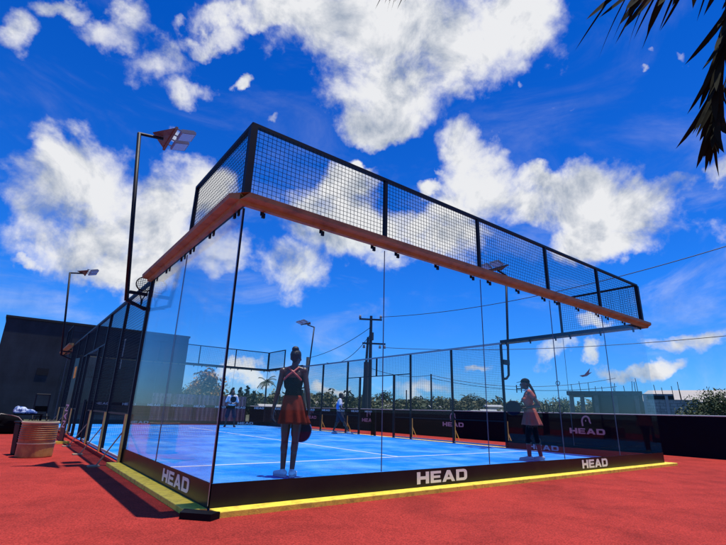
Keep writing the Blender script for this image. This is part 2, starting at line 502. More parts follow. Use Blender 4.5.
near = glass_wall('near glass back wall of five panes with orange top beam and white lettering on its black base', (0, 0), 0, 10, 0, 10, 1, 1,
                  texts=((2.56, .93), (6.52, .91)), corner='bar')
leftn = glass_wall('left side glass wall at the nearest corner with stepped mesh above its orange beam', (0, 4), -PI / 2, 4, 2, 4, 0, 1,
                   texts=((2.44, .98),), corner='skip')
rightn = glass_wall('right side glass wall behind the woman in the cap with dark reflected base strip', (10, 0), PI / 2, 4, 0, 2, 1, 0,
                    inner_text=((2.42, .88),), corner='skip')
farw = glass_wall('far glass back wall beyond the net in front of the corrugated fence', (10, 20), PI, 10, 0, 10, 1, 1, corner='bar',
                  inner_text=((.6, .9), (6.0, .9)))
glass_wall('far left side glass wall with an orange beam end beside the distant lamp pole', (0, 20), -PI / 2, 4, 0, 2, 1, 0, corner='skip')
glass_wall('far right side glass wall behind the standing woman at the far court corner', (10, 16), PI / 2, 4, 2, 4, 0, 1, corner='skip')

# marks stuck on the right side glass
rp = [o for o in rightn.children if o.name.startswith('glass_pane')]
basis = Matrix(((-1, 0, 0, 0), (0, 0, 1, 0), (0, 1, 0, 0), (0, 0, 0, 1)))   # text in the wall plane, read from inside
def on_right(u, z): return Matrix.Translation((u, .0085, z)) @ basis
font_mesh('sticker_lettering', 'AUTO', .30, 'black_plastic', rp[1], on_right(2.56, .98), 1.0)
font_mesh('sticker_lettering', 'H', .32, 'black_plastic', rp[1], on_right(3.47, 1.52))
font_mesh('sticker_lettering', 'O', .17, 'black_plastic', rp[1], on_right(2.27, 1.69))
b_ = MB()
b_.prism([(0, 0), (.14, .02), (.30, .17), (.26, .06), (.34, .07), (.2, -.02), (.08, -.04)], lambda u, v, t: (1.66 - u, .0085 + t, 1.92 + v), 0, .002)
b_.build('sticker_emblem', 'strap_cloth', rp[0])

def side_fence(label, O, rz, out_y):
    t = thing('mesh_fence', label, 'fence', (O[0], O[1], 0), rz)
    tall = [0, 2, 4, 8, 10, 12]
    for x in tall:
        MB().box(x - .03, x + .03, -.03, .03, GZ, 2.955).build('post', 'black_metal', t)
    for x in (4.92, 7.08):
        MB().box(x - .035, x + .035, -.035, .035, GZ, 2.24).build('door_post', 'black_metal', t)
    MB().box(5.97, 6.03, -.025, .025, 2.242, 2.955).build('hanging_post', 'black_metal', t)
    MB().box(-.03, 12.03, -.028, .028, 2.957, 3.012).build('top_rail', 'alu' if out_y < 0 else 'black_metal', t)  # right rail given a pale metal colour to paint in light along its top
    MB().box(4.03, 7.97, -.02, .02, 2.242, 2.275).build('door_rail', 'black_metal', t)
    for a, b in ((0, 2), (2, 4), (4, 4.912), (7.088, 8), (8, 10), (10, 12)):
        MB().box(a + .032, b - .032, -.016, .016, .02, .06).build('bottom_rail', 'galvanised', t)
        MB().box(a + .032, b - .032, -.014, .014, .70, .73).build('middle_rail', 'black_metal', t)
    for a, b, z0, z1 in ((0, 2, .74, 2.95), (2, 4, .74, 2.95), (8, 10, .74, 2.95), (10, 12, .74, 2.95),
                         (4, 4.9, .74, 2.24), (7.1, 8, .74, 2.24), (4, 5.95, 2.28, 2.95), (6.05, 8, 2.28, 2.95)):
        pm = MB(); mesh_panel(pm, a + .034, b - .034, z0, z1)
        pm.build('mesh_panel', 'black_metal', t)
    for x in tall:
        MB().box(x - .036, x + .036, -.062, -.032, GZ + .003, .72).build('post_guard', 'tan_paint', t)
        br = MB().bar((x, -.05, .46), (x, -.34, GZ + .02), .018)
        br.box(x - .09, x + .09, -.46, -.30, GZ, GZ + .018)
        br.build('brace', 'timber_tan' if out_y > 0 else 'tan_paint', t)
    return t
side_fence('left black mesh side fence with tan post feet and grey braces beside the drum', (0, 16), -PI / 2, 1)
side_fence('right black mesh side fence in front of the dark banner wall', (10, 4), PI / 2, -1)

# net
t = thing('padel_net', 'black net with lettered tape stretched across the blue court', 'net', (0, 10, 0))
nm = MB(); mesh_panel(nm, .06, 9.94, .03, .85, .05, .0032)
nm.build('netting', 'net_cord', t)
tp = MB().box(.06, 9.94, -.012, .012, .85, .93).build('net_tape', 'black_fabric', t)
for k in range(15):
    u0 = .28 + k * .655
    tx = MB(); head_text(tx, lambda u, v, tt: (u, -.0125 - tt, v), u0, .858, .34, .064)
    tx.build('lettering', 'letter_grey', tp)
for x in (.03, 9.97):
    MB().box(x - .03, x + .03, -.04, .04, GZ, .97).build('net_post', 'black_metal', t)
for x0, x1 in ((9.76, 9.94), (.06, .24)):
    MB().box(x0, x1, -.03, -.014, .02, .845).build('post_pad', 'black_fabric', t)

# banner stand with the upright lettering by the net post, left side
t = thing('banner_stand', 'narrow upright black banner with sideways white letters on a pale foot by the left fence', 'banner', (-.42, 9.0, GZ), -PI / 2 + .25)
MB().box(-.16, .16, -.14, .14, 0, .05).build('foot', 'yellow_paint', t)
MB().box(-.13, .13, -.012, .012, .051, 2.0).build('panel', 'black_vinyl', t)
font_mesh('lettering', 'NAN', .24, 'letter_white', t, Matrix.Translation((.08, -.0145, .62)) @ Matrix.Rotation(PI / 2, 4, 'X') @ Matrix.Rotation(PI / 2, 4, 'Z'), 1.1)
MB().prism([(-.03, 1.50), (.09, 1.52), (.07, 1.80), (-.05, 1.78)], lambda u, v, tt: (u, -.013 - tt, v), 0, .002).build('yellow_mark', 'yellow_paint', t)

# ------------------------------------------------------------------ floodlight poles
def lamp_pole(label, x, y, side, h, lean, bend=True):
    """side = +1: arm points to +x"""
    t = thing('floodlight_pole', label, 'floodlight', (x, y, 0), 0, 'floodlight poles clamped to the side fences')
    s = side
    top = V((-s * lean, 0, h))
    b0 = V((0, 0, 2.05))
    pts = [(s * .24, 0, 1.93), (s * .12, 0, 1.95), (0, 0, 2.05)] if bend else [tuple(b0.lerp(top, .14))]
    MB().tube(pts + [tuple(b0.lerp(top, .5)), tuple(top)], .036, 10).build('pole', 'black_metal', t, smooth=True)
    x0, x1 = min(-s * .03, s * .26), max(-s * .03, s * .26)
    if bend: MB().box(x0, x1, -.05, .05, 2.36, 2.50).build('clamp', 'black_metal', t)
    else:
        MB().box(x0, x1, -.03, .03, 2.70, 2.75).build('clamp', 'black_metal', t)
        MB().bar((-s * .05, 0, 2.58), (s * .27, 0, 2.46), .05).build('clamp', 'black_metal', t)
    e = top + V((s * .42, 0, .06))
    MB().tube([tuple(top - V((s * .02, 0, .01))), tuple(e)], .03, 8).build('arm', 'black_metal', t)
    # triangular spreader plate across the arm end
    pl = MB()
    fn = lambda u, v, tt: (e.x - s * .06 + s * (v + tt), u, e.z + .02 + .25 * v * 0 - .02 * abs(u))
    pl.prism([(-.46, .12), (0, -.20), (.46, .12)], lambda u, v, tt: (e.x + s * v, u, e.z + .05 + tt), 0, .012)
    pl.bar((e.x + s * .12, -.47, e.z + .05), (e.x + s * .12, .47, e.z + .05), .045, .045)
    pl.build('spreader', 'lamp_bracket', t)
    for dy in (-.215, .215):
        f = MB()
        c = V((e.x + s * .36, dy, e.z + .10))
        ax = V((s * math.cos(.28), 0, math.sin(.28))); nz = V((s * math.sin(.28), 0, -math.cos(.28)))
        fnb = lambda u, v, tt: tuple(c + V((0, 1, 0)) * u + ax * v + nz * tt)
        f.prism([(-.165, -.14), (.165, -.14), (.165, .14), (-.165, .14)], fnb, -.03, .02)
        for q in range(6):
            f.prism([(-.15 + q * .05, -.12), (-.14 + q * .05, -.12), (-.14 + q * .05, .12), (-.15 + q * .05, .12)], fnb, -.06, -.031)
        f.bar(tuple(c + V((-s * .25, -.12, .02))), tuple(c + V((-s * .10, -.12, 0))), .02)
        f.bar(tuple(c + V((-s * .25, .12, .02))), tuple(c + V((-s * .10, .12, 0))), .02)
        ho = f.build('lamp_head', 'lamp_body', t)
        gmb = MB().prism([(-.145, -.122), (.145, -.122), (.145, .122), (-.145, .122)], fnb, .021, .026)
        gmb.build('lamp_glass', 'lamp_glass', ho)
    return t
lamp_pole('tall floodlight pole rising above the orange beam at the left of the court', -.30, 4.05, 1, 5.75, .37, False)
lamp_pole('distant left floodlight pole standing against the dark block building', -.30, 16.0, 1, 5.75, .38, False)
lamp_pole('right floodlight pole behind the mesh above the woman in the cap', 10.3, 4.0, -1, 5.28, .22)
lamp_pole('far floodlight pole seen just right of the standing woman\'s head', 10.3, 16.0, -1, 5.10, .25)

# round meshed ring by the beam end
t = thing('racket_frame', 'round black meshed racket frame fixed between the tall lamp pole and orange beam end', 'racket', (-.12, 4.03, 2.5))
ring = [(.135 * math.sin(2 * PI * k / 24), 0, .40 + .125 * math.cos(2 * PI * k / 24)) for k in range(25)]
MB().tube(ring, .011, 6, cap=False).build('frame', 'black_metal', t)
sm = MB()
for k in range(-3, 4):
    o = k * .034; hh = math.sqrt(max(0, .125 ** 2 - o * o)) * .98
    sm.box(o - .003, o + .003, -.003, .003, .40 - hh, .40 + hh)
    sm.box(-hh, hh, .0032, .0085, .40 + o - .003, .40 + o + .003)
sm.build('strings', 'black_metal', t)
MB().tube([(-.08, 0, .30), (-.01, 0, .12), (0, 0, .0)], .010, 6).tube([(.08, 0, .30), (.01, 0, .13), (.004, .001, .02)], .010, 6).build('throat', 'black_metal', t)
MB().bar((-.16, 0, .02), (.12, 0, -.02), .03).build('bracket', 'black_metal', t)

# ------------------------------------------------------------------ banner walls and corrugated fence
BX = 13.4
t = thing('banner_wall', 'long low black banner wall with grey logos along the right of the red surround', 'banner wall', (BX, 0, 0))
bn = MB()
ny = 90
y0b, y1b = -9.0, 22.5
vs = []; fs = []
for i in range(ny + 1):
    y = y0b + (y1b - y0b) * i / ny
    for x, z in ((0, GZ), (0, 1.0), (.05, 1.0), (.05, GZ)):
        vs.append((x + .018 * noise.noise((y * 1.3, z * 2, 0)), y, z + (.012 * noise.noise((y * .6, 3, 1)) if z > .5 else 0)))
for i in range(ny):
    for k in range(3):
        a = i * 4 + k
        fs.append((a, a + 1, a + 5, a + 4))
bn.add(vs, fs)
bo = bn.build('banner', 'banner_cloth', t)
MB().tube([(.025, y0b, 1.02), (.025, y1b, 1.02)], .018, 8).build('top_rail', 'galvanised', t)
for y in [y0b + .1 + 2.5 * k for k in range(13)]:
    MB().box(.055, .10, y - .022, y + .022, GZ, 1.03).build('post', 'galvanised', t)
for yc, w in ((14.75, 1.1), (9.03, 1.15), (3.37, 1.15), (20.4, 1.1)):
    fn = lambda u, v, tt, yc=yc: (-.024 - tt, yc - u, v)
    tx = MB(); head_text(tx, fn, -w / 2, .39, w, .17); tx.build('lettering', 'letter_grey', bo)
    tx = MB(); emblem(tx, fn, .0, .63, .30, .33); tx.build('emblem', 'letter_grey', bo)

t = thing('banner_wall', 'short black banner wall closing the far right corner behind the walking player', 'banner wall', (10.3, 22.6, 0))
bo = MB().box(0, 3.05, -.02, .02, GZ, 1.0).build('banner', 'banner_cloth', t)
MB().tube([(0, 0, 1.02), (3.0, 0, 1.02)], .018, 8).build('top_rail', 'galvanised', t)
for x in (.1, 1.5, 2.9):
    MB().box(x - .02, x + .02, .022, .06, GZ, 1.02).build('post', 'galvanised', t)

t = thing('corrugated_fence', 'streaked grey corrugated metal fence behind the far end of the court', 'fence', (0, 23.0, 0))
cm = MB()
x0, x1 = 4.7, 10.15
k = 0; x = x0; vs = []; fs = []
while x < x1:
    ph = (x - x0) / .24 * 2 * PI
    vs += [(x, .05 * math.sin(ph), -.1), (x, .05 * math.sin(ph), 1.55 + .02 * noise.noise((x * .8, 0, 0)))]
    x += .02
for i in range(len(vs) // 2 - 1):
    fs.append((2 * i, 2 * i + 1, 2 * i + 3, 2 * i + 2))
cm.add(vs, fs)
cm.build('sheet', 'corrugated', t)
for xx in (4.8, 7.4, 10):
    MB().box(xx - .04, xx + .04, .06, .13, -.1, 1.62).build('post', 'timber_grey', t)
MB().box(x0, x1, .04, .058, 1.30, 1.38).build('rail', 'timber_grey', t)

# ------------------------------------------------------------------ buildings
t = thing('block_building', 'large windowless dark blue grey block building rising behind the left of the court', 'building', (-2.64, 30, -.12))
MB().box(0, 10.85, 0, 9, 0, 5.86).build('wall', 'block_dark', t)
MB().box(-.06, 10.91, -.06, 9.06, 5.863, 6.0).build('parapet', 'concrete_dark', t)
MB().box(5.6, 6.9, -.05, -.003, 1.2, 3.6).build('door', 'concrete_dark', t)
MB().tube([(6.6, -.12, 3.3), (6.6, -.12, 5.25)], .035, 6).bar((6.6, -.2, 5.25), (6.6, 0, 5.2), .1, .05).build('wall_lamp', 'galvanised', t)
for x in (2.4, 8.6):
    MB().box(x - .3, x + .3, -.03, -.003, 2.6, 3.0).build('vent', 'dark_void', t)

# unfinished concrete house on the right
d_ = V((36.75 - 33.45, 7.2 - 14.85, 0)); Lb = d_.length; ang = math.atan2(d_.y, d_.x)
t = thing('unfinished_house', 'unfinished grey concrete house with rebar sticking up behind the right banner wall', 'building', (33.45, 14.85, -.12), ang)
# local x along the front, local -y towards the court, z up
w_ = MB()
for x in (.2, .95, 1.9, 3.2, 4.6): w_.box(x - .14, x + .14, 0, .3, 0, 2.72)
w_.build('column', 'concrete', t)
MB().box(-.1, 5.0, -.25, 4.0, 2.723, 3.02).build('roof_slab', 'concrete_dark', t)
MB().box(1.6, 5.0, .32, .5, 0, 2.72).build('wall', 'concrete_dark', t)
MB().box(-.1, 1.55, 3.6, 3.8, 0, 1.2).build('rear_wall', 'concrete', t)
MB().box(5.02, 8.25, -.1, .1, 0, 2.45).box(5.02, 6.9, .102, .12, 2.45, 2.85).build('block_wall', 'block_grey', t)
MB().box(5.3, 6.9, -.08, .08, 2.453, 2.72).build('beam', 'concrete_dark', t)
for x, h in ((5.1, 2.75), (6.45, 2.7), (8.2, 2.5)):
    MB().box(x - .09, x + .09, -.16, -.103, 0, h).build('pale_column', 'concrete_pale', t)
for x in (.3, .9, 1.5, 1.95, 2.4, 3.2, 3.25, 3.9, 4.4, 4.6, 4.75):
    h = rnd.uniform(.35, 1.0)
    MB().tube([(x, .1, 3.0), (x + rnd.uniform(-.06, .06), .1, 3.0 + h)], .025, 5).build('rebar', 'rust', t)
for x, h in ((5.9, .9), (6.3, .7), (6.9, .8), (7.3, 1.1), (7.35, .6)):
    MB().tube([(x, 0, 2.4), (x - rnd.uniform(.02, .12), 0, 2.6 + h)], .022, 5).build('rebar', 'rust', t)
MB().box(.5, .62, .8, .9, 2.0, 2.3).build('prop', 'timber_tan', t)

t = thing('long_shed', 'long shed with a pale sloping roof beyond the unfinished house', 'building', (54.4, 17.2, -.12), math.atan2(-7.8, 2.35))
MB().box(-1, 24, .6, 8, 0, 3.0).build('wall', 'concrete_dark', t)
rf = MB().add([(-1.5, 0, 2.9), (24.5, 0, 2.9), (24.5, 4.3, 4.3), (-.2, 4.3, 4.3), (-1.5, 0, 3.0), (24.5, 0, 3.0), (24.5, 4.3, 4.4), (-.2, 4.3, 4.4)],
              [(0, 1, 2, 3), (4, 7, 6, 5), (0, 4, 5, 1), (1, 5, 6, 2), (2, 6, 7, 3), (3, 7, 4, 0)])
rf.build('roof', 'roof_pale', t)

def house(label, x, y, rz, w, d, h, rh, wall='house_white', roof='house_roof'):
    t = thing('house', label, 'house', (x, y, -.12), rz)
    MB().box(0, w, 0, d, 0, h).build('wall', wall, t)
    MB().add([(-.3, -.3, h), (w + .3, -.3, h), (w + .3, d + .3, h), (-.3, d + .3, h), (-.3, d / 2, h + rh), (w + .3, d / 2, h + rh)],
             [(0, 1, 5, 4), (2, 3, 4, 5), (0, 4, 3), (1, 2, 5), (0, 3, 2, 1)]).build('roof', roof, t)
    for k in range(max(1, int(w / 3))):
        MB().box(1 + k * 3, 2 + k * 3, -.03, -.003, h * .45, h * .8).build('window', 'dark_void', t)
    return t

# far houses (positions found by sighting from the camera)
CAM = V((-1.6283, -4.3557, 0.8603)); YAW, PITCH, ROLL, FPX = .6448, .3025, .0296, 447.347
fw = V((math.sin(YAW) * math.cos(PITCH), math.cos(YAW) * math.cos(PITCH), math.sin(PITCH)))
ri = V((math.cos(YAW), -math.sin(YAW), 0)); up = ri.cross(fw)
ri, up = ri * math.cos(ROLL) + up * math.sin(ROLL), -ri * math.sin(ROLL) + up * math.cos(ROLL)

def bearing(u):
    d = fw + ri * (u - 363) / FPX + up * (272.5 - 405) / FPX
    return math.atan2(d.x, d.y)
def ground_at(u, dist):
    a = bearing(u)
    return (CAM.x + dist * math.sin(a), CAM.y + dist * math.cos(a))

HS = [(314, 62, 1.9, 5.0, .35, 'low pale house among bushes right of the standing woman\'s shoulder', 'house_white', 'roof_pale'),
      (383, 74, 1.9, 3.6, .3, 'small white house just right of the tall utility pole', 'house_white', 'house_white'),
      (420, 90, 2.0, 5.0, .3, 'grey roofed low house in the scrub above the middle banner wall', 'concrete', 'roof_pale'),
      (432, 66, 1.9, 3.4, .3, 'white house beneath the slim lone pole in the distance', 'house_white', 'house_white'),
      (473, 58, 1.5, 5.2, .25, 'long low white house above the banner right of the middle logo', 'house_white', 'house_white'),
      (489, 62, 2.1, 1.6, .3, 'tiny pale block house left of the right floodlight post', 'concrete_pale', 'house_white'),
      (300, 70, 1.5, 9.0, .3, 'wide pale wall of a low house behind the standing woman', 'concrete_pale', 'house_roof'),
      (262, 52, 1.3, 3.4, .25, 'small grey shed roof between the palm and the corrugated fence', 'concrete_pale', 'roof_pale')]
for u, D, h, w, rh, lab, wm, rm in HS:
    x, y = ground_at(u, D)
    house(lab, x, y, -bearing(u) + .12, w, 5, h, rh, wm, rm)

# ------------------------------------------------------------------ vegetation
def leaf_cloud(seed, clumps, per, size, flat=1.0):
    """clumps: (centre, radius); leaf-sized faces scattered through each clump"""
    r = random.Random(seed)
    mb = MB()
    for c, rad in clumps:
        c = V(c)
        for _ in range(per):
            d = V((r.gauss(0, 1), r.gauss(0, 1), r.gauss(0, 1) * flat)).normalized()
            p = c + V((d.x, d.y, d.z * flat)) * rad * (r.random() ** .35) * r.uniform(.75, 1.12)
            n = (d + V((r.gauss(0, .7), r.gauss(0, .7), r.gauss(0, .7) + .4))).normalized()
            a = n.orthogonal().normalized(); a.rotate(Quaternion(n, r.uniform(0, 2 * PI))); b = n.cross(a)
            s = size * r.uniform(.6, 1.4)
            mb.add([p - a * s, p - b * s * .45, p + a * s, p + b * s * .45], [(0, 1, 2, 3)])
    return mb

def crown_clumps(seed, w, h, z0, k):
    r = random.Random(seed); out = []
    for i in range(k):
        a = r.uniform(0, 2 * PI); q = r.random() ** .6
        zz = r.random()
        wid = math.sin(PI * (.18 + .75 * zz)) ** .8
        out.append(((math.cos(a) * w / 2 * q * wid * .85, math.sin(a) * w / 2 * q * wid * .85, z0 + (h - z0) * (.12 + .78 * zz)), r.uniform(.14, .26) * min(w, h)))
    return out

def tree(label, u, D, w, h, leaf, seed, name='tree', cat='tree', z0=.25, k=16, per=90, size=.12, group=None):
    x, y = ground_at(u, D)
    t = thing(name, label, cat, (x, y, -.12), seed, group)
    tk = MB().tube([(0, 0, 0), (.04 * w, 0, h * .3), (.0, .03 * w, h * .75)], [.035 * h, .025 * h, .008 * h], 7)
    cl = crown_clumps(seed, w, h, h * z0, k)
    for c, rad in cl[:6]:
        tk.tube([(.03 * w, 0, h * .3), tuple(V(c) * .55 + V((0, 0, h * .18))), c], [.014 * h, .009 * h, .003 * h], 5)
    tk.build('trunk', 'trunk', t)
    leaf_cloud(seed, cl, per, size * h / 3).build('crown', leaf, t)
    return t

tree('bushy tree with yellow flowers behind the corrugated fence', 205, 33, 2.7, 3.45, 'leaf_yellow', 3, 'flowering_tree', 'tree', .15, 26, 100, .11)
tree('round dark green bush at the right edge behind the banner wall', 713, 27, 3.6, 2.35, 'leaf_mid', 5, 'bush', 'bush', .05, 40, 150, .085)
tree('low olive bush at the foot of the right edge beside the block wall', 690, 30, 1.6, 1.5, 'leaf_olive', 6, 'bush', 'bush', .05, 14, 90, .08)
tree('bushy green tree behind the walking player to the left of the tall utility pole', 353, 62, 5.0, 2.9, 'leaf_mid', 8, k=20)
tree('dark broad tree at the skyline behind the walking player\'s head', 325, 95, 10, 4.6, 'leaf_dark', 9, k=22)
tree('rounded tree on the skyline just right of the utility pole', 384, 92, 7.5, 4.9, 'leaf_dark', 10, k=18)
tree('dark bushy tree with ragged top above the long low white house', 470, 72, 7.0, 3.7, 'leaf_dark', 11, k=24)
tree('green tree between the two tall mesh posts above the grey house', 449, 70, 4.4, 3.1, 'leaf_mid', 12, k=16)
tree('pale olive shrubs tree behind the woman in the cap', 548, 50, 6.5, 2.75, 'leaf_olive', 13, k=28)
tree('green bush beside the left end of the unfinished house', 566, 46, 3.0, 2.6, 'leaf_mid', 14, 'bush', 'bush', .05, k=18)
for i, (u, h) in enumerate(((231, 2.55), (239, 2.6), (246, 2.75), (253, 2.35))):
    x, y = ground_at(u, 38)
    t = thing('conifer', ['leftmost of four dark pointed trees above the corrugated fence', 'second from left of four dark pointed trees over the fence',
                          'tallest of four dark pointed trees above the corrugated fence', 'shortest and rightmost of four dark pointed trees over the fence'][i], 'tree', (x, y, -.12), i, 'dark pointed trees behind the corrugated fence')
    cl = []
    for q in range(14):
        f = q / 13; rr = (1 - f) * .42 + .10
        a = q * 2.4
        cl.append(((math.cos(a) * rr * .5, math.sin(a) * rr * .5, h * (.35 + .62 * f)), rr * .8))
    MB().tube([(0, 0, 0), (0, 0, h * .9)], [.09, .02], 6).build('trunk', 'trunk', t)
    leaf_cloud(40 + i, cl, 60, .09).build('crown', 'leaf_conifer', t)

def small_palm(label, u, D, h, seed):
    x, y = ground_at(u, D)
    r = random.Random(seed)
    t = thing('palm_tree', label, 'palm tree', (x, y, -.12))
    MB().tube([(0, 0, 0), (.1, 0, h * .5), (.05, 0, h * .86)], [.16, .12, .09], 7).build('trunk', 'trunk', t)
    cr = MB()
    for q in range(15):
        a = q * 2 * PI / 15 + r.uniform(-.2, .2); el = r.uniform(-.2, 1.1); Lf = r.uniform(.8, 1.15) * h * .27
        p = V((.05, 0, h * .86)); d = V((math.cos(a) * math.cos(el), math.sin(a) * math.cos(el), math.sin(el)))
        prev = p; side = V((-math.sin(a), math.cos(a), 0))
        for s in range(9):
            nx = prev + d * Lf / 9; d = (d + V((0, 0, -.17))).normalized()
            for sg in (-1, 1):
                tip = nx + side * sg * .20 * h * .3 + V((0, 0, -.11 * h * .3)) + d * .06
                cr.add([prev, nx, tip], [(0, 1, 2)])
            prev = nx
    cr.build('crown', 'leaf_dark', t)
small_palm('small palm tree on the skyline left of the standing woman\'s waist', 264, 60, 5.0, 1)
small_palm('distant palm tree poking above the scrub right of the third mesh post', 466, 78, 4.3, 2)
small_palm('faint palm beside the dark tree over the long low white house', 480, 80, 3.7, 3)

# far scrub: one continuous mass along the skyline
r = random.Random(77)
scrub = {'leaf_mid': MB(), 'leaf_olive': MB(), 'leaf_dark': MB()}
allmb = MB(); mats_idx = []
def scrub_clump(u, D, w, h, mi):
    x, y = ground_at(u, D)
    cl = [((x + r.uniform(-.5, .5) * w, y + r.uniform(-.5, .5) * w, -.12 + h * r.uniform(.25, .78)), r.uniform(.18, .30) * h) for _ in range(9)]
    before = len(allmb.f)
    c = leaf_cloud(r.randint(0, 99999), cl, 42, .24 * h / 3)
    allmb.add(c.v, c.f)
    mats_idx.extend([mi] * (len(allmb.f) - before))
for _ in range(420):
    u = r.uniform(150, 860)
    D = r.uniform(58, 130)
    h = (2.3 + D * .020) * r.uniform(.65, 1.08)
    scrub_clump(u, D, h * 1.7, h, r.choice([0, 0, 1, 1, 1, 2]))
so = allmb.build('scrub_woodland', 'leaf_mid')
for k in ('leaf_olive', 'leaf_dark'): so.data.materials.append(M[k])
for p, mi in zip(so.data.polygons, mats_idx): p.material_index = mi
tag(so, 'far olive scrub and low trees running along the skyline', 'scrub', kind='stuff')

# tall palm standing right of the camera: only hanging fronds reach into the photograph
t = thing('palm_tree', 'overhead palm with dark hanging fronds at the top right', 'palm tree', (1.75, -5.3, GZ))
O_ = V((1.75, -5.3, GZ))
crown = V((1.48, -4.62, 3.45)) - O_
MB().tube([(0, 0, 0), tuple(crown * .35 + V((.12, -.1, 0))), tuple(crown * .7 + V((.1, -.08, 0))), tuple(crown)], [.17, .13, .12, .10], 10).build('trunk', 'trunk', t)
def frond(pts, seed, leaf_len, hang, n_leaf=26, start=.12, wid=.014, lean=(0, 0, 0)):
    r = random.Random(seed)
    pts = [V(p) - O_ for p in pts]
    def P(s):
        s = max(0, min(.9999, s)) * (len(pts) - 1); i = int(s); f = s - i
        p0 = pts[max(i - 1, 0)]; p1 = pts[i]; p2 = pts[i + 1]; p3 = pts[min(i + 2, len(pts) - 1)]
        return .5 * ((2 * p1) + (p2 - p0) * f + (2 * p0 - 5 * p1 + 4 * p2 - p3) * f * f + (3 * p1 - p0 - 3 * p2 + p3) * f ** 3)
    mb = MB().tube([tuple(P(k / 14)) for k in range(15)], [.016 - .013 * k / 14 for k in range(15)], 6)
    for k in range(n_leaf):
        s = start + (1 - start) * (k + .5) / n_leaf
        b = P(s); d = (P(s + .02) - P(s - .02)).normalized()
        sd = d.cross(V((0, 0, 1))).normalized()
        for sg in (-1, 1):
            if r.random() < .10: continue
            L = leaf_len * (1 - .55 * abs(s - .45)) * r.uniform(.7, 1.15)
            dr = (d * .55 + sd * sg * r.uniform(.25, .6) * (1 - hang * .5) + V((0, 0, -hang)) * r.uniform(.8, 1.2) + V(lean)).normalized()
            w = wid * r.uniform(.8, 1.3)
            wv = (dr.cross(sd * sg + V((0, 0, .3)))).normalized().lerp(d, .5).normalized()
            prev = None; p = b.copy(); q = 6
            tw = V((r.gauss(0, .12), r.gauss(0, .12), -.10))
            for j in range(q + 1):
                f = j / q
                ww = w * (math.sin(PI * min(1, .12 + f * .88)) ** .7) * (1 if j < q else 0.05)
                cur = (p - wv * ww, p + V((0, 0, -ww * .25)), p + wv * ww)
                if prev:
                    mb.add([prev[0], prev[1], prev[2], cur[0], cur[1], cur[2]], [(0, 1, 4, 3), (1, 2, 5, 4)])
                prev = cur
                dr = (dr + tw * .35).normalized()
                p = p + dr * L / q
    return mb.build('frond', 'frond', t)
cw = crown + O_
frond([cw, (1.34, -4.35, 3.62), (1.16, -4.03, 3.48), (1.04, -3.84, 3.42), (.94, -3.70, 3.40), (.86, -3.57, 3.42)], 3, .50, .70, 17, .10, .020)
frond([cw, (1.26, -4.16, 3.34), (1.19, -4.02, 3.08), (1.15, -3.94, 2.82), (1.13, -3.89, 2.60), (1.12, -3.86, 2.44)], 4, .46, .50, 38, .12, .019, lean=(-.22, .30, -.15))
frond([cw, (1.20, -4.00, 3.95), (.94, -3.53, 4.20), (.50, -2.86, 4.22), (.21, -2.52, 4.02), (.02, -2.34, 3.94)], 5, .25, .60, 34, .15, .012)
frond([cw, (1.75, -4.3, 3.8), (2.05, -4.0, 3.7), (2.3, -3.7, 3.3)], 6, .45, .6, 24, .12, .024)
frond([cw, (1.9, -5.0, 3.9), (2.3, -5.4, 3.8), (2.6, -5.8, 3.3)], 7, .45, .6, 24, .12, .024)
frond([cw, (1.2, -5.1, 3.9), (.9, -5.6, 3.8), (.7, -6.0, 3.3)], 8, .45, .6, 24, .12, .024)
frond([cw, (1.36, -4.34, 3.14), (1.30, -4.20, 2.84), (1.27, -4.12, 2.60)], 9, .45, .5, 22, .15, .024, lean=(-.2, .25, -.1))

# ------------------------------------------------------------------ utility poles and wires
px, py = 20.0, 23.15
t = thing('utility_pole', 'tall dark wooden utility pole with two cross arms behind the court', 'utility pole', (px, py, -.12))
MB().tube([(0, 0, 0), (0, 0, 8.3)], [.18, .11], 10).build('pole', 'timber_grey', t)
MB().tube([(-.40, .30, 0), (-.17, .12, 6.6)], [.15, .09], 10).build('side_pole', 'timber_grey', t)
ax = V((ri.x, ri.y, 0)).normalized()
def arm(z, a, b):
    return MB().bar(tuple(ax * a + V((0, -.18, z))), tuple(ax * b + V((0, -.18, z - .03))), .12, .12)
arm(8.0, -1.05, .75).build('cross_arm', 'timber_grey', t)
arm(6.1, -.75, 1.05).build('cross_arm', 'timber_grey', t)
for z, q in ((8.06, -.98), (8.06, .65), (5.93, -.62), (5.93, .62), (5.93, .98)):
    pz = -.22 if z < 7 else 0
    c = ax * q + V((0, -.18, z + pz))
    MB().lathe([(.0, 0), (.09, .02), (.11, .09), (.06, .13), (.1, .18), (.05, .26), (0, .27)], tuple(c), 10).build('insulator', 'lamp_body', t)
MB().box(-.25, -.10, -.5, -.21, 6.3, 6.9).build('switch_box', 'timber_grey', t)
for lab, u, D, h, rad in (('short thick dark stub post at the foot of the tall utility pole', 365.2, 30.5, 4.2, .20),
                          ('slim dark lone pole carrying sagging wires above the scrub', 431.5, 45, 4.7, .09),
                          ('thin grey pole between mesh posts near the utility pole', 406.5, 42, 3.0, .06),
                          ('thin dark pole in front of the dark bushy tree', 450.5, 45, 2.5, .07)):
    x, y = ground_at(u, D)
    o = MB().tube([(0, 0, 0), (0, 0, h)], [rad, rad * .8], 8).build('pole', 'timber_grey', None)
    o.location = (x, y, -.12); tag(o, lab, 'pole')
x, y = ground_at(304.8, 40)
o = MB().tube([(0, 0, 0), (0, 0, 5.45)], [.17, .13], 8).build('wooden_pole', 'timber_tan'); o.location = (x, y, -.12)
tag(o, 'pale tan wooden pole seen behind the standing woman\'s right shoulder', 'pole')
tanp = V((x, y, 5.25)); sp = V((*ground_at(431.5, 45), 4.5))
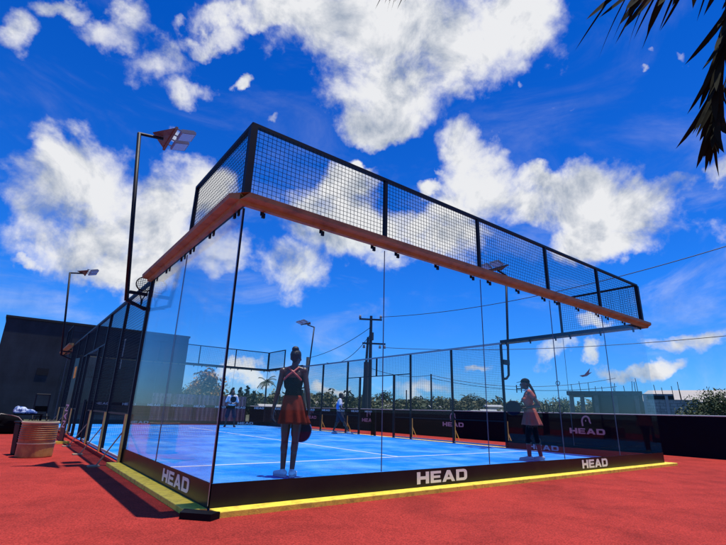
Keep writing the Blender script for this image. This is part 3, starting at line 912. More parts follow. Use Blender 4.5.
def wire(label, a, b, sag, rad=.018):
    a, b = V(a), V(b); pts = []
    for k in range(33):
        f = k / 32
        pts.append(tuple(a.lerp(b, f) - V((0, 0, sag * 4 * f * (1 - f)))))
    o = MB().tube(pts, rad, 5).build('power_line', 'wire')
    return tag(o, label, 'power line')
pt = V((px, py, -.12))
wire('power line sweeping from the utility pole top up to the right edge', pt + ax * .65 + V((0, -.18, 8.2)), (24.2, -2.2, 9.35), .9, .022)
wire('upper sagging power line left of the utility pole', pt + V((-.1, -.2, 7.4)), tanp, .35, .022)
wire('lower sagging power line left of the utility pole', pt + V((-.1, -.2, 6.9)), tanp + V((1.6, -.6, -.3)), .8, .022)
wire('faint low power line crossing the sky behind the right glass', pt + ax * .98 + V((0, -.18, 5.8)), (30.5, -1.0, 5.75), .6, .02)
wire('thin power line linking the utility pole and the slim lone pole', pt + V((0, -.1, 4.2)), sp, .35, .02)
wire('upper of two wires sagging right from the slim lone pole', sp, (40, 14, 4.3), .9, .022)
wire('lower of two wires sagging right from the slim lone pole', sp - V((0, 0, .3)), (40, 14, 3.6), .7, .022)

# ------------------------------------------------------------------ things on the red surround, left
t = thing('oil_drum', 'cut down orange red metal drum with ribs standing on red ground at left', 'drum', (-1.06, 5.86, GZ))
prof = [(0, .004), (.272, .004), (.275, .02)]
z = .30
prof.append((.275, .20))
for k in range(7):
    prof += [(.275, z - .012), (.285, z), (.275, z + .012)]
    z += .036
prof += [(.275, .575), (.262, .575), (.262, .03), (0, .03)]
MB().lathe(prof, (0, 0, 0), 40).build('body', 'drum_red', t, smooth=False)
MB().lathe([(.259, .56), (.284, .56), (.288, .575), (.284, .59), (.259, .59), (.259, .56)], (0, 0, 0), 40).build('rim', 'drum_rim', t)
MB().lathe([(.277, .222), (.284, .222), (.284, .236), (.277, .236), (.277, .222)], (0, 0, 0), 40).build('band', 'drum_rim', t)
t = thing('waste_bin', 'tall black plastic bin standing just behind the orange drum', 'bin', (-1.215, 6.34, GZ), .2)
MB().add([(-.15, -.15, 0), (.15, -.15, 0), (.15, .15, 0), (-.15, .15, 0), (-.18, -.18, .54), (.18, -.18, .54), (.18, .18, .54), (-.18, .18, .54)],
         [(0, 3, 2, 1), (0, 1, 5, 4), (1, 2, 6, 5), (2, 3, 7, 6), (3, 0, 4, 7), (4, 5, 6, 7)]).build('body', 'black_plastic', t, bevel=.02)
MB().box(-.195, .195, -.195, .195, .542, .575).build('lid', 'black_plastic', t, bevel=.012)

# ------------------------------------------------------------------ soft bodies (people, bags): overlapping volumes fused into one surface
def ico(sub=2):
    bm = bmesh.new(); bmesh.ops.create_icosphere(bm, subdivisions=sub, radius=1)
    vs = [v.co.copy() for v in bm.verts]; fs = [[v.index for v in f.verts] for f in bm.faces]
    bm.free(); return vs, fs
IV, IF = ico(2)

def fuse(name, prims, m, parent, voxel, smooth=4, cut=None, post=None):
    """prims: ('c',a,b,ra,rb) tapered capsule, ('e',centre,(rx,ry,rz)[,z-rotation]) ellipsoid"""
    bm = bmesh.new()
    for p in prims:
        if p[0] == 'e':
            c = V(p[1]); q = Matrix.Rotation(p[3], 3, 'Z') if len(p) > 3 else Matrix.Identity(3)
            vs = [bm.verts.new(c + q @ V((v.x * p[2][0], v.y * p[2][1], v.z * p[2][2]))) for v in IV]
            for f in IF: bm.faces.new([vs[i] for i in f])
        else:
            _, a, b, ra, rb = p
            a, b = V(a), V(b)
            vs = [bm.verts.new(a + v * ra) for v in IV] + [bm.verts.new(b + v * rb) for v in IV]
            h = bmesh.ops.convex_hull(bm, input=vs)
            bad = [g for g in h['geom_interior'] if isinstance(g, bmesh.types.BMVert)]
            bad += [g for g in h['geom_unused'] if isinstance(g, bmesh.types.BMVert)]
            if bad: bmesh.ops.delete(bm, geom=list(set(bad)), context='VERTS')
    me = bpy.data.meshes.new(name)
    bmesh.ops.recalc_face_normals(bm, faces=bm.faces)
    bm.to_mesh(me); bm.free()
    tmp = bpy.data.objects.new(name + '_tmp', me); C.objects.link(tmp)
    rm = tmp.modifiers.new('r', 'REMESH'); rm.mode = 'VOXEL'; rm.voxel_size = voxel
    if smooth:
        s = tmp.modifiers.new('s', 'SMOOTH'); s.factor = .5; s.iterations = smooth
    dg = bpy.context.evaluated_depsgraph_get()
    out = bpy.data.meshes.new_from_object(tmp.evaluated_get(dg))
    bpy.data.objects.remove(tmp); bpy.data.meshes.remove(me)
    bm = bmesh.new(); bm.from_mesh(out)
    for co, no in (cut or []):
        bmesh.ops.bisect_plane(bm, geom=bm.verts[:] + bm.edges[:] + bm.faces[:], plane_co=co, plane_no=no, clear_outer=True)
    if post:
        for v in bm.verts: v.co = post(v.co)
    bm.to_mesh(out); bm.free()
    out.materials.clear(); out.materials.append(M[m])
    for p in out.polygons: p.use_smooth = True
    o = bpy.data.objects.new(name, out); C.objects.link(o)
    o.parent = parent
    return o

def lerp(a, b, f): return tuple(V(a).lerp(V(b), f))

def hand(W, d, n, t, curl, s=1.0):
    """wrist, finger direction, palm normal, thumb side"""
    W, d, n, t = V(W), V(d).normalized(), V(n).normalized(), V(t).normalized()
    P = []
    for i, o in enumerate((.030, .010, -.010, -.028)):
        k = W + d * .082 * s + t * o * s
        P.append(('c', tuple(W + t * o * .55 * s), tuple(k), .015 * s, .0125 * s))
        a = curl * (1 + .12 * i)
        L = (.044, .050, .046, .036)[i] * s
        p = k; dd = d.copy(); r0 = .0095 * s
        for sgm, (fl, rr) in enumerate(((1, .0088), (.68, .008), (.55, .007))):
            dd = (dd * math.cos(a) + n * math.sin(a)) if sgm == 0 else (Quaternion(d.cross(n), a) @ dd)
            q = p + dd.normalized() * L * fl
            P.append(('c', tuple(p), tuple(q), r0, rr * s)); p = q; r0 = rr * s
    b = W + d * .022 * s + t * .024 * s
    k1 = b + (d * .6 + t * .55 + n * .35).normalized() * .046 * s
    k2 = k1 + (d * .85 + t * .05 + n * .5).normalized() * .034 * s
    P += [('c', tuple(b), tuple(k1), .014 * s, .0105 * s), ('c', tuple(k1), tuple(k2), .0105 * s, .0085 * s)]
    return P

def human(J, hips=.088, bust=0.0, sw=1.0, hcurl=(.35, .35), htw=(0.0, 0.0)):
    """joints -> list of volumes of one body. Local frame: x to the person's right, y forward, z up."""
    g = lambda k: V(J[k])
    P = []
    w, c, nk, hd = g('waist'), g('chest'), g('neck'), g('head')
    pv = (g('hipL') + g('hipR')) / 2
    P += [('c', J['hipL'], J['hipR'], hips, hips), ('e', tuple(pv + V((0, -.012, .05))), (.148 * sw, .105, .115)),
          ('e', tuple(w), (.122 * sw, .088, .15)), ('e', tuple(c), (.142 * sw, .098, .165)),
          ('e', tuple(c + V((0, -.01, .09))), (.135 * sw, .085, .10)),
          ('c', lerp(J['shL'], J['shR'], .06), lerp(J['shL'], J['shR'], .94), .044, .044),
          ('c', tuple(nk + V((0, -.012, .02))), tuple(g('shL') + V((.02, 0, .015))), .040, .036),
          ('c', tuple(nk + V((0, -.012, .02))), tuple(g('shR') + V((-.02, 0, .015))), .040, .036),
          ('c', tuple(nk + V((0, -.01, -.03))), tuple(hd + V((0, -.02, -.06))), .050, .046)]
    if bust:
        for sx in (-1, 1): P.append(('e', tuple(c + V((sx * .062, .075, .0))), (.058 * bust, .05 * bust, .056 * bust)))
    for s, arm_i in (('L', 0), ('R', 1)):
        sh, el, wr = g('sh' + s), g('el' + s), g('wr' + s)
        P += [('e', tuple(sh), (.052, .052, .056)), ('c', tuple(sh), lerp(sh, el, .5), .046, .041), ('c', lerp(sh, el, .5), tuple(el), .041, .034),
              ('c', tuple(el), lerp(el, wr, .35), .035, .034), ('c', lerp(el, wr, .35), tuple(wr), .034, .023)]
        hp, kn, an = g('hip' + s), g('kn' + s), g('an' + s)
        ax_ = (an - kn).normalized(); back = V((0, -1, 0))
        P += [('c', tuple(hp), lerp(hp, kn, .45), .090, .076), ('c', lerp(hp, kn, .45), tuple(kn), .076, .053),
              ('c', tuple(kn), lerp(kn, an, .35), .051, .050), ('e', tuple(V(lerp(kn, an, .30)) + back * .018), (.051, .052, .10)),
              ('c', lerp(kn, an, .35), tuple(an), .048, .033)]
        to = g('to' + s)
        P.append(('c', tuple(an + V((0, 0, -.035))), tuple(to), .034, .022))
        d = V(J.get('hd' + s, tuple(wr - el))); n_ = V(J.get('hn' + s, (1 if s == 'L' else -1, 0, 0))); d.normalize()
        n_ = (n_ - d * n_.dot(d)).normalized(); th = V(J.get('ht' + s, (0, 1, 0))); th = (th - d * th.dot(d)).normalized()
        P += hand(tuple(wr), d, n_, th, hcurl[arm_i])
    # head
    ya = J.get('yaw', 0.0); q = Matrix.Rotation(ya, 3, 'Z')
    h = lambda x, y, z: tuple(hd + q @ V((x, y, z)))
    P += [('e', h(0, -.008, .028), (.073, .092, .085), ya), ('e', h(0, .028, -.040), (.056, .062, .068), ya), ('e', h(0, .066, -.088), (.026, .022, .02), ya),
          ('c', h(0, .082, .012), h(0, .102, -.022), .010, .014), ('c', h(-.012, .090, -.028), h(.012, .090, -.028), .009, .009),
          ('c', h(-.018, .084, -.054), h(.018, .084, -.054), .010, .010), ('c', h(-.016, .083, -.064), h(.016, .083, -.064), .010, .010),
          ('c', h(-.042, .073, .030), h(.042, .073, .030), .012, .012), ('e', h(-.042, .062, -.022), (.022, .022, .02), ya), ('e', h(.042, .062, -.022), (.022, .022, .02), ya),
          ('e', h(-.074, -.008, -.008), (.010, .018, .030), ya), ('e', h(.074, -.008, -.008), (.010, .018, .030), ya)]
    return P, h

def add_eyes(h, parent):
    for sx in (-.031, .031):
        c = V(h(sx, .073, .006))
        MB().lathe([(0.001, -.0105)] + [(.0108 * math.sin(PI * k / 8), -.0108 * math.cos(PI * k / 8)) for k in range(1, 8)] + [(.001, .0105)], tuple(c), 12).build('eye', 'eye_white', parent, smooth=True)

def shoe(parent, an, to, m, sole_m='sole'):
    an, to = V(an), V(to)
    d = V((to.x - an.x, to.y - an.y, 0)); d.normalize()
    heel = V((an.x, an.y, .05)) - d * .045
    toe = V((to.x, to.y, .045)) + d * .01
    o = fuse('shoe', [('c', tuple(heel + V((0, 0, .005))), lerp(heel, toe, .45), .037, .039), ('c', lerp(heel, toe, .45), tuple(toe + V((0, 0, -.010))), .039, .030),
                      ('c', (an.x, an.y, .055), (an.x - d.x * .005, an.y - d.y * .005, .075), .040, .040), ('c', (an.x, an.y, .075), lerp(heel, toe, .55), .036, .032)],
             m, parent, .008, 3, cut=[((0, 0, .018), (0, 0, -1))])
    side = V((-d.y, d.x, 0))
    pts = []
    for k in range(20):
        a = 2 * PI * k / 20
        f = .5 + .5 * math.cos(a)
        wd = .042 if f < .6 else .042 - .008 * (f - .6) / .4
        c = heel.lerp(toe, .5) + d * (math.cos(a) * ((toe - heel).length / 2 + .034)) + side * math.sin(a) * wd
        pts.append((c.x, c.y))
    MB().prism(pts, lambda u, v, tt: (u, v, tt), .002, .022).build('sole', sole_m, o)
    return o

def racket(label, grip_end, head_c, normal, rad=.128, rim='racket_rim', body='racket_navy'):
    g0, hc = V(grip_end), V(head_c)
    t = thing('padel_racket', label, 'racket', tuple(g0))
    a = (hc - g0); Lh = a.length; a.normalize()
    n_ = V(normal); n_ = (n_ - a * n_.dot(a)).normalized(); s = a.cross(n_)
    fn = lambda u, v, tt: tuple(s * u + a * v + n_ * tt)
    out = []
    for k in range(28):
        an = 2 * PI * k / 28 - PI / 2
        rr = rad * (1 + (.10 if math.sin(an) < 0 else 0.08) * abs(math.sin(an)))
        out.append((rr * math.cos(an), Lh + rr * math.sin(an)))
    hd = MB().prism(out, fn, -.017, .017)
    hd.build('head', body, t, bevel=.004)
    hol = MB()
    for i in range(-3, 4):
        for j in range(-3, 4):
            if i * i + j * j > 9: continue
            cc = [(i * .026 + .0055 * math.cos(q), Lh + j * .026 + .0055 * math.sin(q)) for q in [2 * PI * e / 8 for e in range(8)]]
            hol.prism(cc, fn, -.0178, -.0172); hol.prism(cc, fn, .0172, .0178)
    hol.build('face_hole', 'black_plastic', t)
    MB().tube([tuple(V(fn(u * 1.01, Lh + (v - Lh) * 1.01, 0))) for u, v in out] + [tuple(V(fn(out[0][0] * 1.01, Lh + (out[0][1] - Lh) * 1.01, 0)))], .0125, 6, cap=False).build('rim', rim, t)
    MB().tube([fn(0, 0, 0), fn(0, .13, 0)], .016, 10).build('grip', 'black_fabric', t)
    MB().tube([fn(0, .13, 0), fn(-.05, Lh - rad * .92, 0)], [.012, .015], 8).tube([fn(0, .13, 0), fn(.05, Lh - rad * .92, 0)], [.012, .015], 8).build('throat', body, t)
    return t

def skirt(name, m, parent, c0, r0, z0, c1, r1, z1, pleats=14, amp=.02, rows=14, n=112, seed=0, flare=1.0):
    mb = MB(); vs = []; fs = []
    for i in range(rows + 1):
        f = i / rows; z = z0 + (z1 - z0) * f; e = f ** flare
        for k in range(n):
            a = 2 * PI * k / n
            w = 1 + amp / max(r1) * f ** 1.2 * (math.sin(a * pleats + .7 * math.sin(3 * a + seed)) + .5 * noise.noise((math.cos(a) * 2 + seed, math.sin(a) * 2, f * 1.5)))
            x = c0[0] + (c1[0] - c0[0]) * f + math.cos(a) * (r0[0] + (r1[0] - r0[0]) * e) * w
            y = c0[1] + (c1[1] - c0[1]) * f + math.sin(a) * (r0[1] + (r1[1] - r0[1]) * e) * w
            vs.append((x, y, z + (.012 * noise.noise((math.cos(a) * 1.5, math.sin(a) * 1.5, seed)) if i == rows else 0)))
    for i in range(rows):
        for k in range(n):
            j = (k + 1) % n
            fs.append((i * n + k, i * n + j, (i + 1) * n + j, (i + 1) * n + k))
    mb.add(vs, fs)
    o = mb.build(name, m, parent, smooth=True)
    s = o.modifiers.new('thick', 'SOLIDIFY'); s.thickness = .004
    return o

# --- woman with her back to us (red skirt, black top, crossed straps)
t = thing('person', 'woman seen from behind in red skirt and black top with crossed red straps', 'person', (1.55, 1.47, 0.002), -.6448)
J = dict(waist=(.028, 0, 1.075), chest=(.015, .005, 1.245), neck=(.013, -.005, 1.425), head=(.026, .02, 1.585),
         shL=(-.145, 0, 1.385), shR=(.163, 0, 1.395), elL=(-.195, -.01, 1.085), elR=(.232, -.02, 1.10), wrL=(-.245, .04, .865), wrR=(.252, .04, .875),
         hdL=(-.10, .12, -1), hdR=(.0, .08, -1), hipL=(-.045, 0, .89), hipR=(.105, 0, .89), knL=(-.05, .025, .48), knR=(.098, .01, .48),
         anL=(-.042, -.02, .095), anR=(.083, -.015, .095), toL=(-.155, .085, .04), toR=(.105, .145, .04), yaw=-.25)
P, h = human(J, .086, .8, .96, (.3, 1.05))
fuse('body', P, 'skin_dark', t, .0052, 3)
add_eyes(h, t)
tor = [('e', (.028, 0, 1.075), (.127, .094, .16)), ('e', (.015, .005, 1.245), (.145, .106, .17)), ('e', (.015, -.005, 1.33), (.135, .092, .10)),
       ('e', (.015 - .062, .08, 1.245), (.056, .05, .056)), ('e', (.015 + .062, .08, 1.245), (.056, .05, .056))]
fuse('top', tor, 'black_cloth', t, .007, 3, cut=[((0, 0, 1.035), (0, 0, -1)), ((0, -.05, 1.305), (0, -.25, 1))])
st = [('c', (-.105, -.088, 1.265), (-.045, -.108, 1.325), .014, .015), ('c', (-.045, -.108, 1.325), (.02, -.098, 1.375), .015, .016), ('c', (.02, -.098, 1.375), (.085, -.045, 1.44), .016, .014),
      ('c', (.135, -.088, 1.265), (.075, -.108, 1.325), .014, .015), ('c', (.075, -.108, 1.325), (.012, -.101, 1.375), .015, .016), ('c', (.012, -.101, 1.375), (-.058, -.045, 1.44), .016, .014),
      ('c', (.085, -.045, 1.44), (.085, .03, 1.425), .014, .013), ('c', (-.058, -.045, 1.44), (-.058, .03, 1.425), .014, .013),
      ('c', (.085, .03, 1.425), (.075, .098, 1.30), .013, .012), ('c', (-.058, .03, 1.425), (-.05, .098, 1.30), .013, .012)]
fuse('crossed_straps', st, 'strap_cloth', t, .006, 2)
skirt('skirt', 'red_cloth', t, (.028, 0), (.128, .098), 1.055, (.062, .0), (.200, .170), .675, 9, .034, seed=2, flare=.75)
fuse('hair', [('e', h(0, -.016, .040), (.083, .097, .088)), ('e', h(0, -.05, .005), (.066, .06, .07)), ('e', h(.0, -.045, .118), (.054, .054, .046)), ('c', h(0, -.06, -.03), h(0, -.05, -.065), .038, .022)],
     'hair_black', t, .007, 2, cut=[])
shoe(t, J['anL'], J['toL'], 'shoe_white'); shoe(t, J['anR'], J['toR'], 'shoe_white')
Mw = Matrix.Translation((1.55, 1.47, .002)) @ Matrix.Rotation(-.6448, 4, 'Z')
racket('dark blue padel racket hanging from the right hand of the woman seen from behind', Mw @ V((.262, .055, .875)), Mw @ V((.165, .075, .58)), Mw.to_3x3() @ V((.25, -1, 0)), .13)

# --- woman in the cap, side view
yaw2 = math.atan2(.76, -.65) - PI / 2
t = thing('person', 'woman in black cap and pink dress standing sideways behind the glass with a dark racket', 'person', (7.20, 1.43, 0.002), yaw2)
J = dict(waist=(0, -.06, 1.04), chest=(0, -.035, 1.21), neck=(0, -.045, 1.385), head=(0, .005, 1.535),
         shL=(-.155, -.065, 1.345), shR=(.155, -.055, 1.345), elL=(-.20, -.215, 1.10), elR=(.20, -.03, 1.07), wrL=(-.115, .015, 1.045), wrR=(.05, .13, 1.06),
         hdL=(.15, .5, -.05), hdR=(-.3, .6, -.05), hipL=(-.07, -.06, .86), hipR=(.07, -.08, .86), knL=(-.075, .035, .47), knR=(.08, -.15, .47),
         anL=(-.08, .03, .095), anR=(.085, -.215, .095), toL=(-.085, .20, .04), toR=(.10, -.06, .04), hnL=(0, 0, -1), htL=(1, 0, 0), hnR=(0, 0, -1), htR=(-1, 0, 0))
P, h = human(J, .088, .95, 1.0, (1.0, 1.0))
fuse('body', P, 'skin_warm', t, .0062, 3)
add_eyes(h, t)
tor = [('e', (0, -.06, 1.04), (.132, .10, .17)), ('e', (0, -.035, 1.21), (.150, .110, .17)), ('e', (0, -.045, 1.30), (.142, .095, .10)),
       ('e', (-.062, .045, 1.21), (.06, .055, .058)), ('e', (.062, .045, 1.21), (.06, .055, .058)),
       ('c', (-.06, -.05, 1.40), (-.15, -.062, 1.36), .040, .052), ('c', (.06, -.05, 1.40), (.15, -.055, 1.36), .040, .052),
       ('c', (-.15, -.065, 1.355), (-.178, -.12, 1.27), .056, .052), ('c', (.15, -.055, 1.355), (.172, -.05, 1.27), .056, .052)]
fuse('dress_top', tor, 'pink_cloth', t, .008, 3, cut=[((0, 0, 1.0), (0, 0, -1)), ((0, 0, 1.405), (0, .3, 1))])
skirt('dress_skirt', 'pink_cloth', t, (0, -.06), (.135, .105), 1.03, (0, -.075), (.205, .205), .70, 9, .018, seed=5, flare=.9)
fuse('collar', [('c', (-.055, -.06, 1.425), (-.06, .02, 1.40), .018, .016), ('c', (.055, -.06, 1.425), (.06, .02, 1.40), .018, .016), ('c', (-.055, -.06, 1.425), (.055, -.06, 1.425), .018, .018)], 'white_cloth', t, .007, 2)
capo = fuse('cap', [('e', h(0, -.010, .052), (.082, .100, .078))], 'black_cloth', t, .007, 2, cut=[(h(0, 0, .030), (0, .12, -1))])
MB().prism([(-.068, .055), (.068, .055), (.062, .13), (.03, .172), (-.03, .172), (-.062, .13)], lambda u, v, tt: h(u, v, .048 - 1.6 * (v - .05) ** 2 + tt), 0, .007).build('brim', 'black_cloth', capo)
fuse('braided_hair', [('e', h(0, -.03, .01), (.076, .072, .075)), ('c', h(0, -.09, -.01), (0, -.155, 1.40), .034, .024), ('c', (0, -.155, 1.40), (-.02, -.19, 1.28), .024, .022),
                      ('c', (-.02, -.19, 1.28), (-.03, -.205, 1.15), .022, .012)], 'hair_black', t, .007, 2)
for s in 'LR':
    k, a = V(J['kn' + s]), V(J['an' + s])
    fuse('sock', [('c', lerp(k, a, .35), tuple(a + V((0, 0, .0))), .052, .040), ('e', tuple(V(lerp(k, a, .34)) + V((0, -.016, 0))), (.051, .053, .08))], 'maroon_cloth', t, .008, 2, cut=[(lerp(k, a, .42), (0, 0, 1))])
    hp = V(J['hip' + s])
    fuse('legging', [('c', tuple(hp), lerp(hp, k, .45), .092, .076), ('c', lerp(hp, k, .45), tuple(k), .076, .055), ('c', tuple(k), lerp(k, a, .3), .053, .054), ('e', tuple(V(lerp(k, a, .28)) + V((0, -.016, 0))), (.052, .054, .09))], 'black_cloth', t, .008, 2,
         cut=[(lerp(k, a, .36), (0, 0, -1))])
    shoe(t, J['an' + s], J['to' + s], 'shoe_grey')
Mw = Matrix.Translation((7.20, 1.43, .002)) @ Matrix.Rotation(yaw2, 4, 'Z')
racket('round dark racket held in front of the woman in the cap', Mw @ V((-.095, .03, 1.03)), Mw @ V((-.07, .285, 1.035)), Mw.to_3x3() @ V((1, .1, .15)), .135, 'racket_navy')

# --- player walking beyond the net
yaw3 = -.6448 - PI / 2
t = thing('person', 'player in blue and white shirt walking across the far half of the court', 'person', (9.30, 11.5, 0.002), yaw3)
J = dict(waist=(0, -.01, 1.0), chest=(0, 0, 1.16), neck=(0, .01, 1.34), head=(0, .05, 1.485), shL=(-.165, 0, 1.30), shR=(.165, .02, 1.30),
         elL=(-.21, -.10, 1.05), elR=(.23, .03, 1.04), wrL=(-.20, .06, .87), wrR=(.22, .14, .86), hipL=(-.075, 0, .85), hipR=(.075, 0, .85),
         knL=(-.08, -.06, .46), knR=(.085, .17, .50), anL=(-.08, -.22, .12), anR=(.09, .40, .11), toL=(-.08, -.10, .035), toR=(.10, .56, .06))
P, h = human(J, .09, 0, 1.04, (.5, .5))
fuse('body', P, 'skin_dark', t, .0075, 2)
add_eyes(h, t)
tor = [('e', (0, -.01, 1.0), (.15, .112, .17)), ('e', (0, 0, 1.16), (.165, .118, .18)), ('e', (0, 0, 1.27), (.16, .10, .09)), ('c', (-.07, .0, 1.35), (-.165, 0, 1.31), .04, .062), ('c', (.07, .0, 1.35), (.165, .02, 1.31), .04, .062),
       ('c', (-.165, 0, 1.30), (-.195, -.06, 1.14), .064, .064), ('c', (.165, .02, 1.30), (.21, .025, 1.14), .064, .064)]
fuse('shirt', tor, 'white_cloth', t, .01, 2, cut=[((0, 0, .86), (0, 0, -1)), ((0, 0, 1.37), (0, 0, 1))])
fuse('shirt_panel', [('e', (0, -.045, 1.03), (.156, .10, .20)), ('e', (0, -.03, 1.12), (.160, .108, .16))], 'blue_cloth', t, .01, 2)
sh_ = []
for s in 'LR':
    sh_ += [('c', J['hip' + s], lerp(J['hip' + s], J['kn' + s], .9), .108, .088)]
fuse('shorts', sh_ + [('e', (0, -.01, .88), (.165, .13, .12))], 'navy_cloth', t, .01, 2)
fuse('hair', [('e', h(0, -.014, .04), (.080, .098, .085)), ('e', h(0, -.05, .0), (.07, .06, .07))], 'hair_black', t, .009, 2)
for s in 'LR':
    o = shoe(t, (J['an' + s][0], J['an' + s][1], .095), J['to' + s], 'shoe_white')

# --- person in the white shirt at the far end
t = thing('person', 'person in loose white shirt and dark shorts standing at the far end of the court', 'person', (7.08, 17.5, 0.002), PI - .6448 + .25)
J = dict(waist=(0, 0, 1.08), chest=(0, 0, 1.25), neck=(0, 0, 1.44), head=(0, .03, 1.60), shL=(-.18, 0, 1.40), shR=(.18, 0, 1.40),
         elL=(-.26, -.04, 1.13), elR=(.27, -.02, 1.13), wrL=(-.10, .17, 1.06), wrR=(.10, .18, 1.08), hipL=(-.09, 0, .92), hipR=(.09, 0, .92),
         knL=(-.17, .02, .50), knR=(.17, .02, .50), anL=(-.21, 0, .095), anR=(.21, 0, .095), toL=(-.25, .15, .04), toR=(.25, .15, .04), hdL=(.4, .5, 0), hdR=(-.4, .5, 0))
P, h = human(J, .095, 0, 1.1, (.8, .8))
fuse('body', P, 'skin_dark', t, .008, 2)
add_eyes(h, t)
tor = [('e', (0, 0, 1.05), (.185, .14, .19)), ('e', (0, 0, 1.22), (.19, .135, .19)), ('e', (0, 0, 1.36), (.175, .11, .09)), ('c', (-.07, 0, 1.45), (-.18, 0, 1.41), .04, .07), ('c', (.07, 0, 1.45), (.18, 0, 1.41), .04, .07),
       ('c', (-.18, 0, 1.40), (-.245, -.03, 1.18), .074, .078), ('c', (.18, 0, 1.40), (.25, -.015, 1.18), .074, .078)]
fuse('shirt', tor, 'white_cloth', t, .011, 2, cut=[((0, 0, .93), (0, 0, -1)), ((0, 0, 1.475), (0, 0, 1))])
sh_ = []
for s in 'LR': sh_ += [('c', J['hip' + s], lerp(J['hip' + s], J['kn' + s], 1.0), .115, .10)]
fuse('shorts', sh_ + [('e', (0, 0, .95), (.175, .135, .12))], 'navy_cloth', t, .011, 2)
fuse('hair', [('e', h(0, -.012, .042), (.080, .096, .083))], 'hair_black', t, .009, 2, cut=[(h(0, 0, .03), (0, .9, -1))])
for s in 'LR': shoe(t, J['an' + s], J['to' + s], 'navy_cloth', 'black_plastic')
Mw = Matrix.Translation((7.08, 17.5, .002)) @ Matrix.Rotation(PI - .6448 + .25, 4, 'Z')
racket('dark racket held at the waist of the person in the white shirt', Mw @ V((.06, .27, 1.03)), Mw @ V((-.05, .33, 1.27)), Mw.to_3x3() @ V((0, 1, .1)), .125, 'racket_navy')

# --- bags, towel and folding chair at the far left
t = thing('gear_bag', 'big black gear bag with pale piping lying at the left edge of the red ground', 'bag', (-1.33, 13.2, GZ))
fuse('body', [('c', (-.40, 0, .18), (.30, 0, .16), .20, .17), ('e', (-.10, 0, .30), (.36, .2, .26)), ('e', (-.34, .02, .38), (.24, .2, .22))], 'black_fabric', t, .02, 3)
MB().tube([(-.46, -.21, .22), (-.45, -.21, .46), (-.36, -.21, .57), (-.1, -.205, .53), (.08, -.205, .48), (.22, -.2, .34), (.36, -.2, .18)], .014, 6).build('piping', 'pale_piping', t, smooth=True)
t = thing('low_table', 'low dark table under the blue and white towel at the left', 'table', (-1.02, 14.2, GZ))
MB().box(-.42, .42, -.25, .25, .52, .56).build('table_top', 'black_plastic', t)
for x in (-.38, .38):
    for y in (-.21, .21):
        MB().box(x - .02, x + .02, y - .02, y + .02, 0, .518).build('leg', 'black_plastic', t)
t = tag(fuse('towel', [('e', (-.12, 0, .09), (.20, .16, .13)), ('e', (.10, .02, .055), (.2, .16, .085)), ('c', (-.25, -.1, .04), (.3, -.14, .03), .05, .04), ('e', (-.2, .02, .14), (.09, .1, .09))], 'towel', None, .014, 2),
        'crumpled blue and white towel heaped on the low dark table', 'towel')
t.location = (-1.10, 14.15, .512)
t = thing('folding_chair', 'thin framed black folding chair beside the towel table at far left', 'chair', (-.62, 14.6, GZ), .2)
fr = MB()
for x in (-.2, .2):
    fr.tube([(x, -.18, 0), (x, .20, .55), (x, .24, 1.18)], .026, 6)
fr.tube([(-.2, .24, 1.18), (.2, .24, 1.18)], .026, 6)
fr.build('frame', 'black_metal', t)
lg = MB()
for x in (-.17, .17): lg.tube([(x, .26, 0), (x, -.2, .46)], .014, 6)
lg.build('rear_leg', 'black_metal', t)
MB().box(-.19, .19, -.22, .20, .45, .475).build('seat', 'black_fabric', t)
MB().box(-.185, .185, .222, .232, .62, .80).build('backrest', 'black_fabric', t)
t = thing('gear_bag', 'second black bag slumped on the ground below the towel table', 'bag', (-.86, 13.7, GZ), .3)
fuse('body', [('c', (-.25, 0, .14), (.25, 0, .13), .14, .13), ('e', (.02, 0, .2), (.25, .15, .15))], 'black_fabric', t, .02, 3)
MB().tube([(-.16, -.06, .30), (-.1, -.05, .40), (.1, -.05, .40), (.16, -.06, .29)], .012, 6).build('handle', 'black_fabric', t)

# ------------------------------------------------------------------ sky
SUN_DIR = V((.118, -.07, 1)).normalized()            # towards the sun: nearly overhead
sun_el = math.asin(SUN_DIR.z); sun_az = math.atan2(SUN_DIR.x, SUN_DIR.y)
w = bpy.data.worlds.new('World'); sc.world = w
w.use_nodes = True
nt = w.node_tree; N = nt.nodes; L = nt.links
for n_ in list(N): N.remove(n_)
SKY = 0.09
out = N.new('ShaderNodeOutputWorld'); bg = N.new('ShaderNodeBackground'); bg.inputs['Strength'].default_value = SKY
L.new(bg.outputs[0], out.inputs[0])
sky = N.new('ShaderNodeTexSky'); sky.sky_type = 'NISHITA'; sky.sun_disc = False
sky.sun_elevation = sun_el; sky.sun_rotation = sun_az
sky.air_density = 1.0; sky.dust_density = 0.2; sky.ozone_density = 3.0
def math_n(op, a, b=None, c=None):
    m = N.new('ShaderNodeMath'); m.operation = op
    for i, x in enumerate((a, b, c)):
        if x is None: continue
        if isinstance(x, (int, float)): m.inputs[i].default_value = x
        else: L.new(x, m.inputs[i])
    return m.outputs[0]
def vmath(op, a, b=None):
    m = N.new('ShaderNodeVectorMath'); m.operation = op
    for i, x in enumerate((a, b)):
        if x is None: continue
        if isinstance(x, tuple): m.inputs[i].default_value = x
        else: L.new(x, m.inputs[i])
    return m.outputs['Value'] if op == 'DOT_PRODUCT' else m.outputs[0]
tc = N.new('ShaderNodeTexCoord')
dirv = vmath('NORMALIZE', tc.outputs['Generated'])
sp_ = N.new('ShaderNodeSeparateXYZ'); L.new(dirv, sp_.inputs[0])
az = math_n('ARCTAN2', sp_.outputs[0], sp_.outputs[1])
el = math_n('ARCSINE', sp_.outputs[2])
